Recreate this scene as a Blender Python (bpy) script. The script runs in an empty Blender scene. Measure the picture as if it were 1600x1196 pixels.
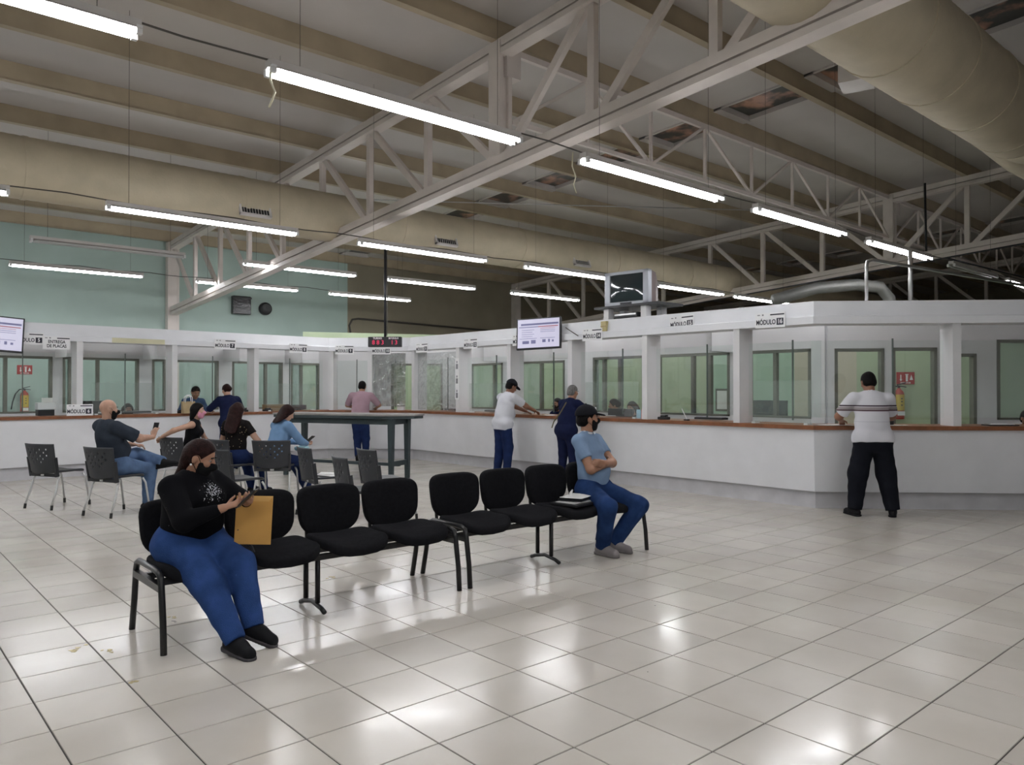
import bpy, bmesh, math, random
import numpy as np
from mathutils import Vector, Matrix, Euler

random.seed(7)
SC = bpy.context.scene
COL = SC.collection
PI = math.pi

# ------------------------------------------------------------------ camera, world, exposure
# world axes follow the floor tiles: +X runs away to the right, +Y runs away to the left
YAW, PITCH, EYE = 0.7197, 0.0082, 1.488
cam_d = bpy.data.cameras.new('camera')
cam_d.sensor_width = 36.0
cam_d.lens = 36.0 * 1195.0 / 1600.0
cam_d.clip_end = 200
cam = bpy.data.objects.new('camera', cam_d)
COL.objects.link(cam)
cam.location = (0, 0, EYE)
cam.rotation_euler = (PI / 2 + PITCH, 0, -YAW)
SC.camera = cam

world = bpy.data.worlds.new('world')
SC.world = world
world.use_nodes = True
world.node_tree.nodes['Background'].inputs[0].default_value = (0.5, 0.55, 0.6, 1)
world.node_tree.nodes['Background'].inputs[1].default_value = 0.05
SC.view_settings.view_transform = 'Standard'
SC.view_settings.look = 'None'
SC.view_settings.gamma = 1.0
SC.view_settings.use_curve_mapping = False
SC.view_settings.exposure = 1.12
SC.cycles.diffuse_bounces = 4
SC.cycles.glossy_bounces = 3
SC.cycles.max_bounces = 8
SC.cycles.transparent_max_bounces = 20
TUBE = 22.0          # strength of every fluorescent tube

# ------------------------------------------------------------------ materials
MATS = {}
def _new(name):
    m = bpy.data.materials.new(name); m.use_nodes = True
    nt = m.node_tree
    return m, nt, nt.nodes['Principled BSDF']

def mat(name, col, rough=0.6, metal=0.0, var=0.08, scale=6.0, bump=0.0, bscale=60.0, spec=0.5, emit=None, estr=0.0, coat=0.0):
    if name in MATS: return MATS[name]
    m, nt, b = _new(name)
    N, L = nt.nodes, nt.links
    b.inputs['Roughness'].default_value = rough
    b.inputs['Metallic'].default_value = metal
    b.inputs['Specular IOR Level'].default_value = spec
    b.inputs['Coat Weight'].default_value = coat
    tc = N.new('ShaderNodeTexCoord')
    if var > 0:
        nz = N.new('ShaderNodeTexNoise'); nz.inputs['Scale'].default_value = scale; nz.inputs['Detail'].default_value = 5
        L.new(tc.outputs['Object'], nz.inputs['Vector'])
        mr = N.new('ShaderNodeMapRange')
        mr.inputs['From Min'].default_value = 0.3; mr.inputs['From Max'].default_value = 0.7
        mr.inputs['To Min'].default_value = 1 - var; mr.inputs['To Max'].default_value = 1 + var
        L.new(nz.outputs['Fac'], mr.inputs['Value'])
        mx = N.new('ShaderNodeMix'); mx.data_type = 'RGBA'; mx.blend_type = 'MULTIPLY'; mx.inputs[0].default_value = 1
        mx.inputs[6].default_value = (*col, 1)
        L.new(mr.outputs[0], mx.inputs[7])
        L.new(mx.outputs[2], b.inputs['Base Color'])
    else:
        b.inputs['Base Color'].default_value = (*col, 1)
    if bump > 0:
        nb = N.new('ShaderNodeTexNoise'); nb.inputs['Scale'].default_value = bscale; nb.inputs['Detail'].default_value = 4
        L.new(tc.outputs['Object'], nb.inputs['Vector'])
        bp = N.new('ShaderNodeBump'); bp.inputs['Strength'].default_value = bump; bp.inputs['Distance'].default_value = 0.01
        L.new(nb.outputs['Fac'], bp.inputs['Height']); L.new(bp.outputs[0], b.inputs['Normal'])
    if emit:
        b.inputs['Emission Color'].default_value = (*emit, 1); b.inputs['Emission Strength'].default_value = estr
    MATS[name] = m
    return m

def glass_mat(name, tint=(0.97, 0.99, 0.98), gloss=0.06, rough=0.02, haze=0.0):
    if name in MATS: return MATS[name]
    m = bpy.data.materials.new(name); m.use_nodes = True
    nt = m.node_tree; N, L = nt.nodes, nt.links
    for n in list(N): N.remove(n)
    out = N.new('ShaderNodeOutputMaterial')
    tr = N.new('ShaderNodeBsdfTransparent'); tr.inputs[0].default_value = (*tint, 1)
    gl = N.new('ShaderNodeBsdfGlossy'); gl.inputs['Roughness'].default_value = rough; gl.inputs[0].default_value = (1, 1, 1, 1)
    fr = N.new('ShaderNodeLayerWeight'); fr.inputs['Blend'].default_value = 0.5
    pw = N.new('ShaderNodeMath'); pw.operation = 'POWER'; pw.inputs[1].default_value = 5.0; L.new(fr.outputs['Facing'], pw.inputs[0])
    mr = N.new('ShaderNodeMath'); mr.operation = 'MULTIPLY_ADD'; mr.inputs[1].default_value = 1 - gloss; mr.inputs[2].default_value = gloss * .7
    L.new(pw.outputs[0], mr.inputs[0])
    mx = N.new('ShaderNodeMixShader')
    L.new(mr.outputs[0], mx.inputs[0]); L.new(tr.outputs[0], mx.inputs[1]); L.new(gl.outputs[0], mx.inputs[2])
    last = mx
    if haze > 0:
        df = N.new('ShaderNodeBsdfDiffuse'); df.inputs[0].default_value = (0.8, 0.86, 0.84, 1)
        m2 = N.new('ShaderNodeMixShader'); m2.inputs[0].default_value = haze
        L.new(mx.outputs[0], m2.inputs[1]); L.new(df.outputs[0], m2.inputs[2]); last = m2
    L.new(last.outputs[0], out.inputs[0])
    MATS[name] = m
    return m

def film_mat(name, fac=0.25, sc=7, dist=0.08):
    m = bpy.data.materials.new(name); m.use_nodes = True
    nt = m.node_tree; N, L = nt.nodes, nt.links
    for n in list(N): N.remove(n)
    out = N.new('ShaderNodeOutputMaterial')
    tr = N.new('ShaderNodeBsdfTransparent'); tr.inputs[0].default_value = (0.93, 0.95, 0.95, 1)
    gl = N.new('ShaderNodeBsdfGlossy'); gl.inputs['Roughness'].default_value = 0.06
    tc = N.new('ShaderNodeTexCoord'); nz = N.new('ShaderNodeTexNoise'); nz.inputs['Scale'].default_value = sc; nz.inputs['Detail'].default_value = 6
    nz.inputs['Distortion'].default_value = 1.5
    L.new(tc.outputs['Object'], nz.inputs['Vector'])
    bp = N.new('ShaderNodeBump'); bp.inputs['Strength'].default_value = 1.0; bp.inputs['Distance'].default_value = dist
    L.new(nz.outputs['Fac'], bp.inputs['Height']); L.new(bp.outputs[0], gl.inputs['Normal'])
    mx = N.new('ShaderNodeMixShader'); mx.inputs[0].default_value = fac
    L.new(tr.outputs[0], mx.inputs[1]); L.new(gl.outputs[0], mx.inputs[2]); L.new(mx.outputs[0], out.inputs[0])
    return m

def ramp_mat(name, axis, stops, rough=0.9, bump=0.15):
    """cloth whose colour is banded along one local axis; stops = [(coord, colour)] constant bands, coords in metres 0..2"""
    m, nt, b = _new(name); N, L = nt.nodes, nt.links
    tc = N.new('ShaderNodeTexCoord'); sp = N.new('ShaderNodeSeparateXYZ'); L.new(tc.outputs['Object'], sp.inputs[0])
    dv = N.new('ShaderNodeMath'); dv.operation = 'DIVIDE'; dv.inputs[1].default_value = 2.0
    L.new(sp.outputs[axis], dv.inputs[0])
    cr = N.new('ShaderNodeValToRGB'); cr.color_ramp.interpolation = 'CONSTANT'
    e = cr.color_ramp.elements
    e[0].position = 0; e[0].color = (*stops[0][1], 1)
    e.remove(e[1])
    for c, colr in stops[1:]:
        x = e.new(c / 2.0); x.color = (*colr, 1)
    L.new(dv.outputs[0], cr.inputs[0]); L.new(cr.outputs[0], b.inputs['Base Color'])
    b.inputs['Roughness'].default_value = rough
    return m

def spot_mat(name, base, spots, scale, thr, rough=0.9):
    m, nt, b = _new(name); N, L = nt.nodes, nt.links
    tc = N.new('ShaderNodeTexCoord'); vo = N.new('ShaderNodeTexVoronoi'); vo.inputs['Scale'].default_value = scale
    L.new(tc.outputs['Object'], vo.inputs['Vector'])
    lt = N.new('ShaderNodeMath'); lt.operation = 'LESS_THAN'; lt.inputs[1].default_value = thr
    L.new(vo.outputs['Distance'], lt.inputs[0])
    mx = N.new('ShaderNodeMix'); mx.data_type = 'RGBA'; mx.inputs[6].default_value = (*base, 1); mx.inputs[7].default_value = (*spots, 1)
    L.new(lt.outputs[0], mx.inputs[0]); L.new(mx.outputs[2], b.inputs['Base Color']); b.inputs['Roughness'].default_value = rough
    return m

def splash_mat(name, base, ink, centre, radius, rough=0.92):
    """dark knit with a white splash printed round one point"""
    m, nt, b = _new(name); N, L = nt.nodes, nt.links
    tc = N.new('ShaderNodeTexCoord')
    d = N.new('ShaderNodeVectorMath'); d.operation = 'DISTANCE'; d.inputs[1].default_value = centre
    L.new(tc.outputs['Object'], d.inputs[0])
    nz = N.new('ShaderNodeTexNoise'); nz.inputs['Scale'].default_value = 38; nz.inputs['Detail'].default_value = 3; nz.inputs['Distortion'].default_value = 2.5
    L.new(tc.outputs['Object'], nz.inputs['Vector'])
    mr = N.new('ShaderNodeMapRange'); mr.inputs['From Min'].default_value = 0; mr.inputs['From Max'].default_value = radius
    mr.inputs['To Min'].default_value = 0.46; mr.inputs['To Max'].default_value = 0.76
    L.new(d.outputs['Value'], mr.inputs['Value'])
    gt = N.new('ShaderNodeMath'); gt.operation = 'GREATER_THAN'
    L.new(nz.outputs['Fac'], gt.inputs[0]); L.new(mr.outputs[0], gt.inputs[1])
    mx = N.new('ShaderNodeMix'); mx.data_type = 'RGBA'; mx.inputs[6].default_value = (*base, 1); mx.inputs[7].default_value = (*ink, 1)
    L.new(gt.outputs[0], mx.inputs[0]); L.new(mx.outputs[2], b.inputs['Base Color']); b.inputs['Roughness'].default_value = rough
    return m

# ------------------------------------------------------------------ mesh helpers
def link(o, parent=None):
    COL.objects.link(o)
    if parent is not None: o.parent = parent
    return o

def tag(o, label=None, cat=None, group=None, kind=None):
    if label: o['label'] = label
    if cat: o['category'] = cat
    if group: o['group'] = group
    if kind: o['kind'] = kind
    return o

def empty(name, loc=(0, 0, 0), rz=0.0, label=None, cat=None, group=None, kind=None):
    o = bpy.data.objects.new(name, None); COL.objects.link(o)
    o.empty_display_size = 0.1
    o.location = loc; o.rotation_euler = (0, 0, rz)
    return tag(o, label, cat, group, kind)

class MB:
    def __init__(s): s.v = []; s.f = []
    def add(s, vs, fs):
        n = len(s.v); s.v += [tuple(p) for p in vs]; s.f += [tuple(i + n for i in f) for f in fs]; return s
    def box(s, c, d, rz=0.0, M=None):
        x, y, z = d[0] / 2, d[1] / 2, d[2] / 2
        vs = [Vector((i * x, j * y, k * z)) for k in (-1, 1) for j in (-1, 1) for i in (-1, 1)]
        R = M if M is not None else Matrix.Rotation(rz, 3, 'Z')
        vs = [R @ v + Vector(c) for v in vs]
        return s.add(vs, [(0, 2, 3, 1), (4, 5, 7, 6), (0, 1, 5, 4), (1, 3, 7, 5), (3, 2, 6, 7), (2, 0, 4, 6)])
    def mm(s, lo, hi):
        return s.box([(a + b) / 2 for a, b in zip(lo, hi)], [b - a for a, b in zip(lo, hi)])
    def bar(s, a, b, w, h, up=(0, 0, 1)):
        """rectangular bar from a to b: w across, h along up"""
        a, b = Vector(a), Vector(b); d = (b - a); L = d.length; d.normalize()
        u = Vector(up); u = (u - d * u.dot(d))
        if u.length < 1e-4: u = Vector((1, 0, 0)) - d * d.x
        u.normalize(); r = d.cross(u)
        M = Matrix((r, d, u)).transposed()
        return s.box((a + b) / 2, (w, L, h), M=M)
    def tube(s, pts, r, n=8, caps=True):
        pts = [Vector(p) for p in pts]; m = len(pts)
        rr = r if isinstance(r, (list, tuple)) else [r] * m
        rings = []; ref = None
        for i, p in enumerate(pts):
            d = (pts[min(i + 1, m - 1)] - pts[max(i - 1, 0)]).normalized()
            if ref is None:
                ref = Vector((0, 0, 1)) if abs(d.z) < 0.9 else Vector((1, 0, 0))
            u = (ref - d * ref.dot(d)).normalized(); w = d.cross(u); ref = u
            rings.append([p + (u * math.cos(2 * PI * k / n) + w * math.sin(2 * PI * k / n)) * rr[i] for k in range(n)])
        vs = [q for R in rings for q in R]; fs = []
        for i in range(m - 1):
            for k in range(n):
                fs.append((i * n + k, i * n + (k + 1) % n, (i + 1) * n + (k + 1) % n, (i + 1) * n + k))
        if caps: fs += [tuple(range(n))[::-1], tuple((m - 1) * n + k for k in range(n))]
        return s.add(vs, fs)
    def prism(s, outline, z0, z1):
        n = len(outline)
        vs = [(x, y, z0) for x, y in outline] + [(x, y, z1) for x, y in outline]
        fs = [tuple(range(n))[::-1], tuple(range(n, 2 * n))] + [(i, (i + 1) % n, n + (i + 1) % n, n + i) for i in range(n)]
        return s.add(vs, fs)
    def lathe(s, prof, c=(0, 0, 0), n=20):
        vs = []; fs = []
        for r, z in prof:
            vs += [(c[0] + r * math.cos(2 * PI * k / n), c[1] + r * math.sin(2 * PI * k / n), c[2] + z) for k in range(n)]
        for i in range(len(prof) - 1):
            for k in range(n): fs.append((i * n + k, i * n + (k + 1) % n, (i + 1) * n + (k + 1) % n, (i + 1) * n + k))
        fs += [tuple(range(n))[::-1], tuple((len(prof) - 1) * n + k for k in range(n))]
        return s.add(vs, fs)
    def pad(s, outline, th, T, edge=0.02, rings=4, crown=0.0):
        """upholstered pad: outline 2-D points (about 0,0), thickness th, T maps (x,y,z) to place"""
        n = len(outline); lv = []
        for side in (1, -1):
            for i in range(rings + 1):
                a = i / rings * PI / 2
                off = edge * (1 - math.sin(a)); z = side * (th / 2 - edge + edge * math.cos(a)) if i < rings else side * (th / 2 - edge) * 1.0
                lv.append((edge - edge * math.sin(a), z))
        top = lv[:rings + 1]; bot = lv[rings + 1:][::-1]
        seq = top + bot
        vs = []; fs = []
        for off, z in seq:
            for (x, y) in outline:
                L = math.hypot(x, y); k = max(0.0, (L - off) / L)
                vs.append(T((x * k, y * k, z)))
        m = len(seq)
        for i in range(m - 1):
            for k in range(n): fs.append((i * n + k, (i + 1) * n + k, (i + 1) * n + (k + 1) % n, i * n + (k + 1) % n))
        # inner rings towards the centre (so the pad may be curved)
        def cap(ring0, z, flip):
            prev = [ring0 + k for k in range(n)]
            for q in (0.66, 0.33):
                base = len(vs)
                for (x, y) in outline:
                    L = math.hypot(x, y); kk = (L - edge) / L * q
                    vs.append(T((x * kk, y * kk, z + (crown * (1 - q * q) if z > 0 else 0))))
                for k in range(n):
                    f = (prev[k], prev[(k + 1) % n], base + (k + 1) % n, base + k)
                    fs.append(f if not flip else f[::-1])
                prev = [base + k for k in range(n)]
            ci = len(vs); vs.append(T((0, 0, z + (crown if z > 0 else 0))))
            for k in range(n):
                f = (prev[k], prev[(k + 1) % n], ci); fs.append(f if not flip else f[::-1])
        cap(0, th / 2, False); cap((m - 1) * n, -th / 2, True)
        return s.add(vs, fs)
    def build(s, name, m, parent=None, loc=None, rot=None, smooth=False, bevel=0.0, fix=True):
        me = bpy.data.meshes.new(name)
        me.from_pydata(s.v, [], s.f)
        if fix or bevel:
            bm = bmesh.new(); bm.from_mesh(me)
            bmesh.ops.recalc_face_normals(bm, faces=bm.faces)
            if bevel:
                ed = [e for e in bm.edges if len(e.link_faces) == 2 and e.calc_face_angle(0) > 0.6]
                bmesh.ops.bevel(bm, geom=ed, offset=bevel, segments=2, profile=0.5, affect='EDGES', clamp_overlap=True)
            bm.to_mesh(me); bm.free()
        me.materials.append(m)
        if smooth:
            if smooth is True: me.polygons.foreach_set('use_smooth', [True] * len(me.polygons))
            else: me.set_sharp_from_angle(angle=math.radians(smooth)); me.polygons.foreach_set('use_smooth', [True] * len(me.polygons)); me.set_sharp_from_angle(angle=math.radians(smooth))
        o = bpy.data.objects.new(name, me)
        if loc is not None: o.location = loc
        if rot is not None: o.rotation_euler = rot
        return link(o, parent)

def copy_tree(o, parent=None):
    c = o.copy(); COL.objects.link(c); c.parent = parent
    for ch in [x for x in bpy.data.objects if x.parent == o]: copy_tree(ch, c)
    return c

def superellipse(w, h, n, m=28, nb=None):
    out = []
    for k in range(m):
        a = 2 * PI * k / m; ca, sa = math.cos(a), math.sin(a)
        e = n if (sa >= 0 or nb is None) else nb
        out.append((w / 2 * math.copysign(abs(ca) ** (2 / e), ca), h / 2 * math.copysign(abs(sa) ** (2 / e), sa)))
    return out

def text_mesh(name, txt, size, m, parent, M, bold=0.0, extrude=0.002, align='CENTER', sx=1.0):
    """flat lettering; M is a 4x4 matrix (local x = reading direction, y = up, z = towards the reader)"""
    cu = bpy.data.curves.new(name, 'FONT'); cu.body = txt; cu.size = size; cu.align_x = align; cu.align_y = 'CENTER'
    cu.offset = bold; cu.extrude = extrude; cu.resolution_u = 3
    tmp = bpy.data.objects.new('tmp_text', cu); COL.objects.link(tmp)
    dg = bpy.context.evaluated_depsgraph_get(); dg.update()
    me = bpy.data.meshes.new_from_object(tmp.evaluated_get(dg))
    bpy.data.objects.remove(tmp); bpy.data.curves.remove(cu)
    me.transform(M @ Matrix.Diagonal((sx, 1, 1, 1)))
    me.materials.clear(); me.materials.append(m)
    return link(bpy.data.objects.new(name, me), parent)

# ------------------------------------------------------------------ plan of the counter (front edge of the wooden top)
W = [(-5.0, 14.075), (7.75, 14.70), (8.93, 13.50), (8.93, 4.60), (14.4, -0.87)]
def offset_poly(d, P=W):
    n = len(P); out = []
    nr = []
    for i in range(n - 1):
        dx, dy = P[i + 1][0] - P[i][0], P[i + 1][1] - P[i][1]; L = math.hypot(dx, dy); nr.append((-dy / L, dx / L))
    for i in range(n):
        if i == 0: a = b = nr[0]
        elif i == n - 1: a = b = nr[-1]
        else: a, b = nr[i - 1], nr[i]
        k = 1 + a[0] * b[0] + a[1] * b[1]
        out.append((P[i][0] + (a[0] + b[0]) / k * d, P[i][1] + (a[1] + b[1]) / k * d))
    return out
def sweep(prof, i0=0, i1=None, P=W):
    """closed (depth, z) profile swept along the counter line"""
    i1 = len(P) - 1 if i1 is None else i1
    mb = MB(); rings = []
    lines = [offset_poly(d, P) for d, z in prof]
    m = len(prof); vs = []; fs = []
    for i in range(i0, i1 + 1):
        vs += [(lines[j][i][0], lines[j][i][1], prof[j][1]) for j in range(m)]
    for i in range(i1 - i0):
        for j in range(m):
            fs.append((i * m + j, i * m + (j + 1) % m, (i + 1) * m + (j + 1) % m, (i + 1) * m + j))
    fs += [tuple(range(m))[::-1], tuple((i1 - i0) * m + j for j in range(m))]
    return mb.add(vs, fs)
def seg_frame(i, d=0.0, P=W):
    """start point, direction, inward normal, length of counter segment i at depth d"""
    Q = offset_poly(d, P); a, b = Vector(Q[i]), Vector(Q[i + 1]); t = (b - a); L = t.length; t.normalize()
    return a, t, Vector((-t.y, t.x)), L
def roof_top(y): return 5.954 + 0.055 * (7.49 - y)        # upper edge of the sloping top chords
def chord_low(y): return 4.284 + 0.070 * (7.49 - y)       # lower edge of the bottom chords
# ------------------------------------------------------------------ the shell: floor, walls, roof
M_TILE = None
def tile_material():
    m, nt, b = _new('floor_tile_glazed'); N, L = nt.nodes, nt.links
    oi = N.new('ShaderNodeObjectInfo'); geo = N.new('ShaderNodeNewGeometry')
    nz = N.new('ShaderNodeTexNoise'); nz.inputs['Scale'].default_value = 1.3; nz.inputs['Detail'].default_value = 6
    L.new(geo.outputs['Position'], nz.inputs['Vector'])
    cr = N.new('ShaderNodeValToRGB'); e = cr.color_ramp.elements
    e[0].position = 0.3; e[0].color = (0.52, 0.485, 0.43, 1); e[1].position = 0.7; e[1].color = (0.59, 0.56, 0.508, 1)
    L.new(nz.outputs['Fac'], cr.inputs[0])
    rnd = N.new('ShaderNodeMapRange'); rnd.inputs['To Min'].default_value = 0.95; rnd.inputs['To Max'].default_value = 1.04
    L.new(oi.outputs['Random'], rnd.inputs['Value'])
    mx = N.new('ShaderNodeMix'); mx.data_type = 'RGBA'; mx.blend_type = 'MULTIPLY'; mx.inputs[0].default_value = 1
    L.new(cr.outputs[0], mx.inputs[6]); L.new(rnd.outputs[0], mx.inputs[7])
    # scuffs and ochre tape residue spots
    n2 = N.new('ShaderNodeTexNoise'); n2.inputs['Scale'].default_value = 5.5; n2.inputs['Detail'].default_value = 8; n2.inputs['Roughness'].default_value = 0.7
    L.new(geo.outputs['Position'], n2.inputs['Vector'])
    gt = N.new('ShaderNodeMapRange'); gt.inputs['From Min'].default_value = 0.735; gt.inputs['From Max'].default_value = 0.76
    L.new(n2.outputs['Fac'], gt.inputs['Value'])
    m2 = N.new('ShaderNodeMix'); m2.data_type = 'RGBA'; m2.inputs[7].default_value = (0.33, 0.29, 0.22, 1)
    L.new(gt.outputs[0], m2.inputs[0]); L.new(mx.outputs[2], m2.inputs[6])
    L.new(m2.outputs[2], b.inputs['Base Color'])
    r = N.new('ShaderNodeMapRange'); r.inputs['From Min'].default_value = 0.3; r.inputs['From Max'].default_value = 0.7
    r.inputs['To Min'].default_value = 0.13; r.inputs['To Max'].default_value = 0.26
    n3 = N.new('ShaderNodeTexNoise'); n3.inputs['Scale'].default_value = 2.2; n3.inputs['Detail'].default_value = 3
    L.new(geo.outputs['Position'], n3.inputs['Vector']); L.new(n3.outputs['Fac'], r.inputs['Value']); L.new(r.outputs[0], b.inputs['Roughness'])
    b.inputs['Specular IOR Level'].default_value = 0.5
    return m
M_TILE = tile_material()
M_GROUT = mat('grout_grey', (0.05, 0.045, 0.042), 0.95, var=0.25, scale=3)
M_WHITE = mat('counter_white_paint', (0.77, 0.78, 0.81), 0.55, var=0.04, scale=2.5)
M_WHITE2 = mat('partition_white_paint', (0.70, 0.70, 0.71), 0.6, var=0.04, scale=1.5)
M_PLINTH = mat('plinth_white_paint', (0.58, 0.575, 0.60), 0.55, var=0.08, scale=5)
M_GREEN = mat('wall_mint_paint', (0.41, 0.515, 0.475), 0.75, var=0.06, scale=0.9)
M_BEIGE = mat('wall_beige_block', (0.28, 0.245, 0.18), 0.85, var=0.1, scale=1.2)
M_OFFICE = mat('office_pale_green_paint', (0.47, 0.56, 0.38), 0.7, var=0.05, scale=1.0)
M_OFFB = mat('office_cream_paint', (0.62, 0.57, 0.45), 0.7, var=0.05, scale=1.0)
M_DECK = mat('roof_sheet_offwhite', (0.56, 0.525, 0.50), 0.6, var=0.06, scale=0.8)
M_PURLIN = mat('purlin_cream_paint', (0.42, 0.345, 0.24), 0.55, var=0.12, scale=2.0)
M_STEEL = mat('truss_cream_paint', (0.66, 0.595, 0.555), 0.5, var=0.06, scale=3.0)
M_ALU = mat('window_frame_bronze', (0.20, 0.20, 0.17), 0.4, metal=0.6, var=0.05)
M_WOOD = mat('counter_edge_wood', (0.23, 0.085, 0.035), 0.35, var=0.2, scale=9)
M_DUCT = mat('duct_wrapped_cream', (0.46, 0.40, 0.29), 0.6, var=0.08, scale=3, bump=0.25, bscale=30)
M_BLACK = mat('black_plastic', (0.015, 0.015, 0.017), 0.45, var=0.0)
M_DARKMETAL = mat('dark_metal', (0.03, 0.03, 0.035), 0.4, metal=0.4, var=0.0)
M_CHROME = mat('bare_steel', (0.55, 0.55, 0.55), 0.3, metal=0.9, var=0.05)
M_GLASS = glass_mat('clear_pane', gloss=0.06)
M_GLASSF = glass_mat('frosted_pane', tint=(0.88, 0.94, 0.92), gloss=0.05, rough=0.1, haze=0.22)
M_ACRYL = glass_mat('acrylic_screen', tint=(0.95, 0.97, 0.96), gloss=0.08, haze=0.05)

X0, X1, Y0, Y1 = -7.0, 38.0, -9.0, 20.6
# floor: grout bed, single tiles where they show largest, the rest in one mesh
fl = MB().mm((X0, Y0, -0.10), (X1, Y1, -0.004)).build('floor', M_GROUT)
tag(fl, 'beige glazed floor tiles laid square with dark joints', kind='structure')
T, G = 0.40, 0.0065
c_, s_ = math.cos(YAW), math.sin(YAW)
GX, GY = 0.4 * (-3.4044) , 0.4 * 11.0635   # one tile corner in camera axes
ox = c_ * GX + s_ * GY; oy = -s_ * GX + c_ * GY
ox -= math.floor(ox / T) * T; oy -= math.floor(oy / T) * T
def cam_xy(x, y):
    return c_ * x - s_ * y, s_ * x + c_ * y
def in_view(x, y, z=0.0, pad=80):
    xc, yc = cam_xy(x, y)
    if yc < 0.5: return None
    u = 800 + 1195 * xc / yc; v = 608 + 1195 * (EYE - z) / yc
    if -pad < u < 1600 + pad and v < 1196 + pad: return yc
    return None
cells = []
for i in range(-20, 100):
    for j in range(-25, 54):
        x, y = ox + i * T, oy + j * T
        if x < X0 or x + T > X1 or y < Y0 or y + T > Y1: continue
        cells.append((x, y))
P20 = offset_poly(0.2)
def hall_side(x, y):
    """True on the public side of the counter"""
    for k in range(len(P20) - 1):
        pass
    a = y < 14.65 + 0.05 * x - 0.1
    b = x < 9.13 or x + y < 13.8
    c = x + y < 22.8
    return a and b and c
vis = sorted([(in_view(x + T / 2, y + T / 2), x, y) for x, y in cells if in_view(x + T / 2, y + T / 2) and hall_side(x + T / 2, y + T / 2)])
near = set((x, y) for d, x, y in vis[:300])
def tile_geo(mb, x, y):
    g = G / 2; b_ = 0.0015
    lo = (x + g, y + g); hi = (x + T - g, y + T - g)
    vs = [(lo[0], lo[1], -0.004), (hi[0], lo[1], -0.004), (hi[0], hi[1], -0.004), (lo[0], hi[1], -0.004),
          (lo[0] + b_, lo[1] + b_, 0), (hi[0] - b_, lo[1] + b_, 0), (hi[0] - b_, hi[1] - b_, 0), (lo[0] + b_, hi[1] - b_, 0)]
    mb.add(vs, [(4, 5, 6, 7), (0, 1, 5, 4), (1, 2, 6, 5), (2, 3, 7, 6), (3, 0, 4, 7)])
one = MB(); tile_geo(one, 0, 0)
t0 = one.build('tile', M_TILE, fl, fix=False)
first = True
for (x, y) in sorted(near):
    o = t0 if first else t0.copy()
    if not first: COL.objects.link(o); o.parent = fl
    first = False
    o.location = (x, y, 0)
rest = MB()
for (x, y) in cells:
    if (x, y) not in near: tile_geo(rest, x, y)
tag(rest.build('tiles_beyond', M_TILE, fl, fix=False), kind='stuff')

# building walls
def wall(name, lo, hi, m, label):
    return tag(MB().mm(lo, hi).build(name, m), label, kind='structure')
wf = wall('wall_far', (X0, Y1, 0), (11.46, Y1 + 0.2, 5.45), M_GREEN, 'mint green painted wall at the end of the hall')
wall('wall_far_beige', (11.46, Y1, 0), (X1, Y1 + 0.2, 5.45), M_BEIGE, 'unpainted beige block wall behind the far offices')
wall('wall_left', (X0 - 0.2, Y0, 0), (X0, Y1 + 0.2, 7.4), M_GREEN, 'mint painted side wall of the hall')
wall('wall_right', (X1, Y0, 0), (X1 + 0.2, Y1 + 0.2, 7.4), M_BEIGE, 'beige block wall at the far side of the hall')
wall('wall_back', (X0, Y0 - 0.2, 0), (X1, Y0, 7.4), M_WHITE2, 'pale painted wall behind the viewer')
# roof sheets between the purlins, children of the ceiling
yk = [7.49 + 1.614 * k for k in range(-11, 9)]
yk = [y for y in yk if Y0 < y < Y1]
zr = lambda y: roof_top(y) + 0.26
ce = MB().add([(X0 - .2, Y0 - .2, zr(Y0 - .2) + .09), (X1 + .2, Y0 - .2, zr(Y0 - .2) + .09), (X1 + .2, Y1 + .2, zr(Y1 + .2) + .09), (X0 - .2, Y1 + .2, zr(Y1 + .2) + .09),
               (X0 - .2, Y0 - .2, zr(Y0 - .2) + .14), (X1 + .2, Y0 - .2, zr(Y0 - .2) + .14), (X1 + .2, Y1 + .2, zr(Y1 + .2) + .14), (X0 - .2, Y1 + .2, zr(Y1 + .2) + .14)],
              [(0, 1, 2, 3), (4, 7, 6, 5), (0, 4, 5, 1), (1, 5, 6, 2), (2, 6, 7, 3), (3, 7, 4, 0)]).build('ceiling', M_DECK)
tag(ce, 'sloping off-white sheet roof on cream purlins', kind='structure')
SKX = (11.07, 11.97)
def sheet(x0, x1, y0, y1, t=0.03, lift=0.0):
    mb = MB()
    q = [(x0, y0), (x1, y0), (x1, y1), (x0, y1)]
    vs = [(x, y, zr(y) + lift) for x, y in q] + [(x, y, zr(y) + t + lift) for x, y in q]
    return mb.add(vs, [(0, 1, 2, 3), (4, 7, 6, 5), (0, 4, 5, 1), (1, 5, 6, 2), (2, 6, 7, 3), (3, 7, 4, 0)])
def skylight_material():
    m, nt, b = _new('skylight_dusty_painted_reflection'); N, L = nt.nodes, nt.links
    tc = N.new('ShaderNodeTexCoord'); nz = N.new('ShaderNodeTexNoise'); nz.inputs['Scale'].default_value = 2.4; nz.inputs['Detail'].default_value = 5
    L.new(tc.outputs['Object'], nz.inputs['Vector'])
    cr = N.new('ShaderNodeValToRGB'); e = cr.color_ramp.elements
    e[0].position = 0.47; e[0].color = (0.045, 0.045, 0.04, 1); e[1].position = 0.62; e[1].color = (0.50, 0.27, 0.18, 1)  # reddish blotches paint reflections onto the dark dusty plastic
    L.new(nz.outputs['Fac'], cr.inputs[0]); L.new(cr.outputs[0], b.inputs['Base Color']); b.inputs['Roughness'].default_value = 0.3
    return m
M_SKYL = skylight_material()
edges = [Y0 - .1] + yk + [Y1 + .1]
M_SKYF = mat('skylight_frame_grey', (0.16, 0.15, 0.14), 0.6, var=0.05)
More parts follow.
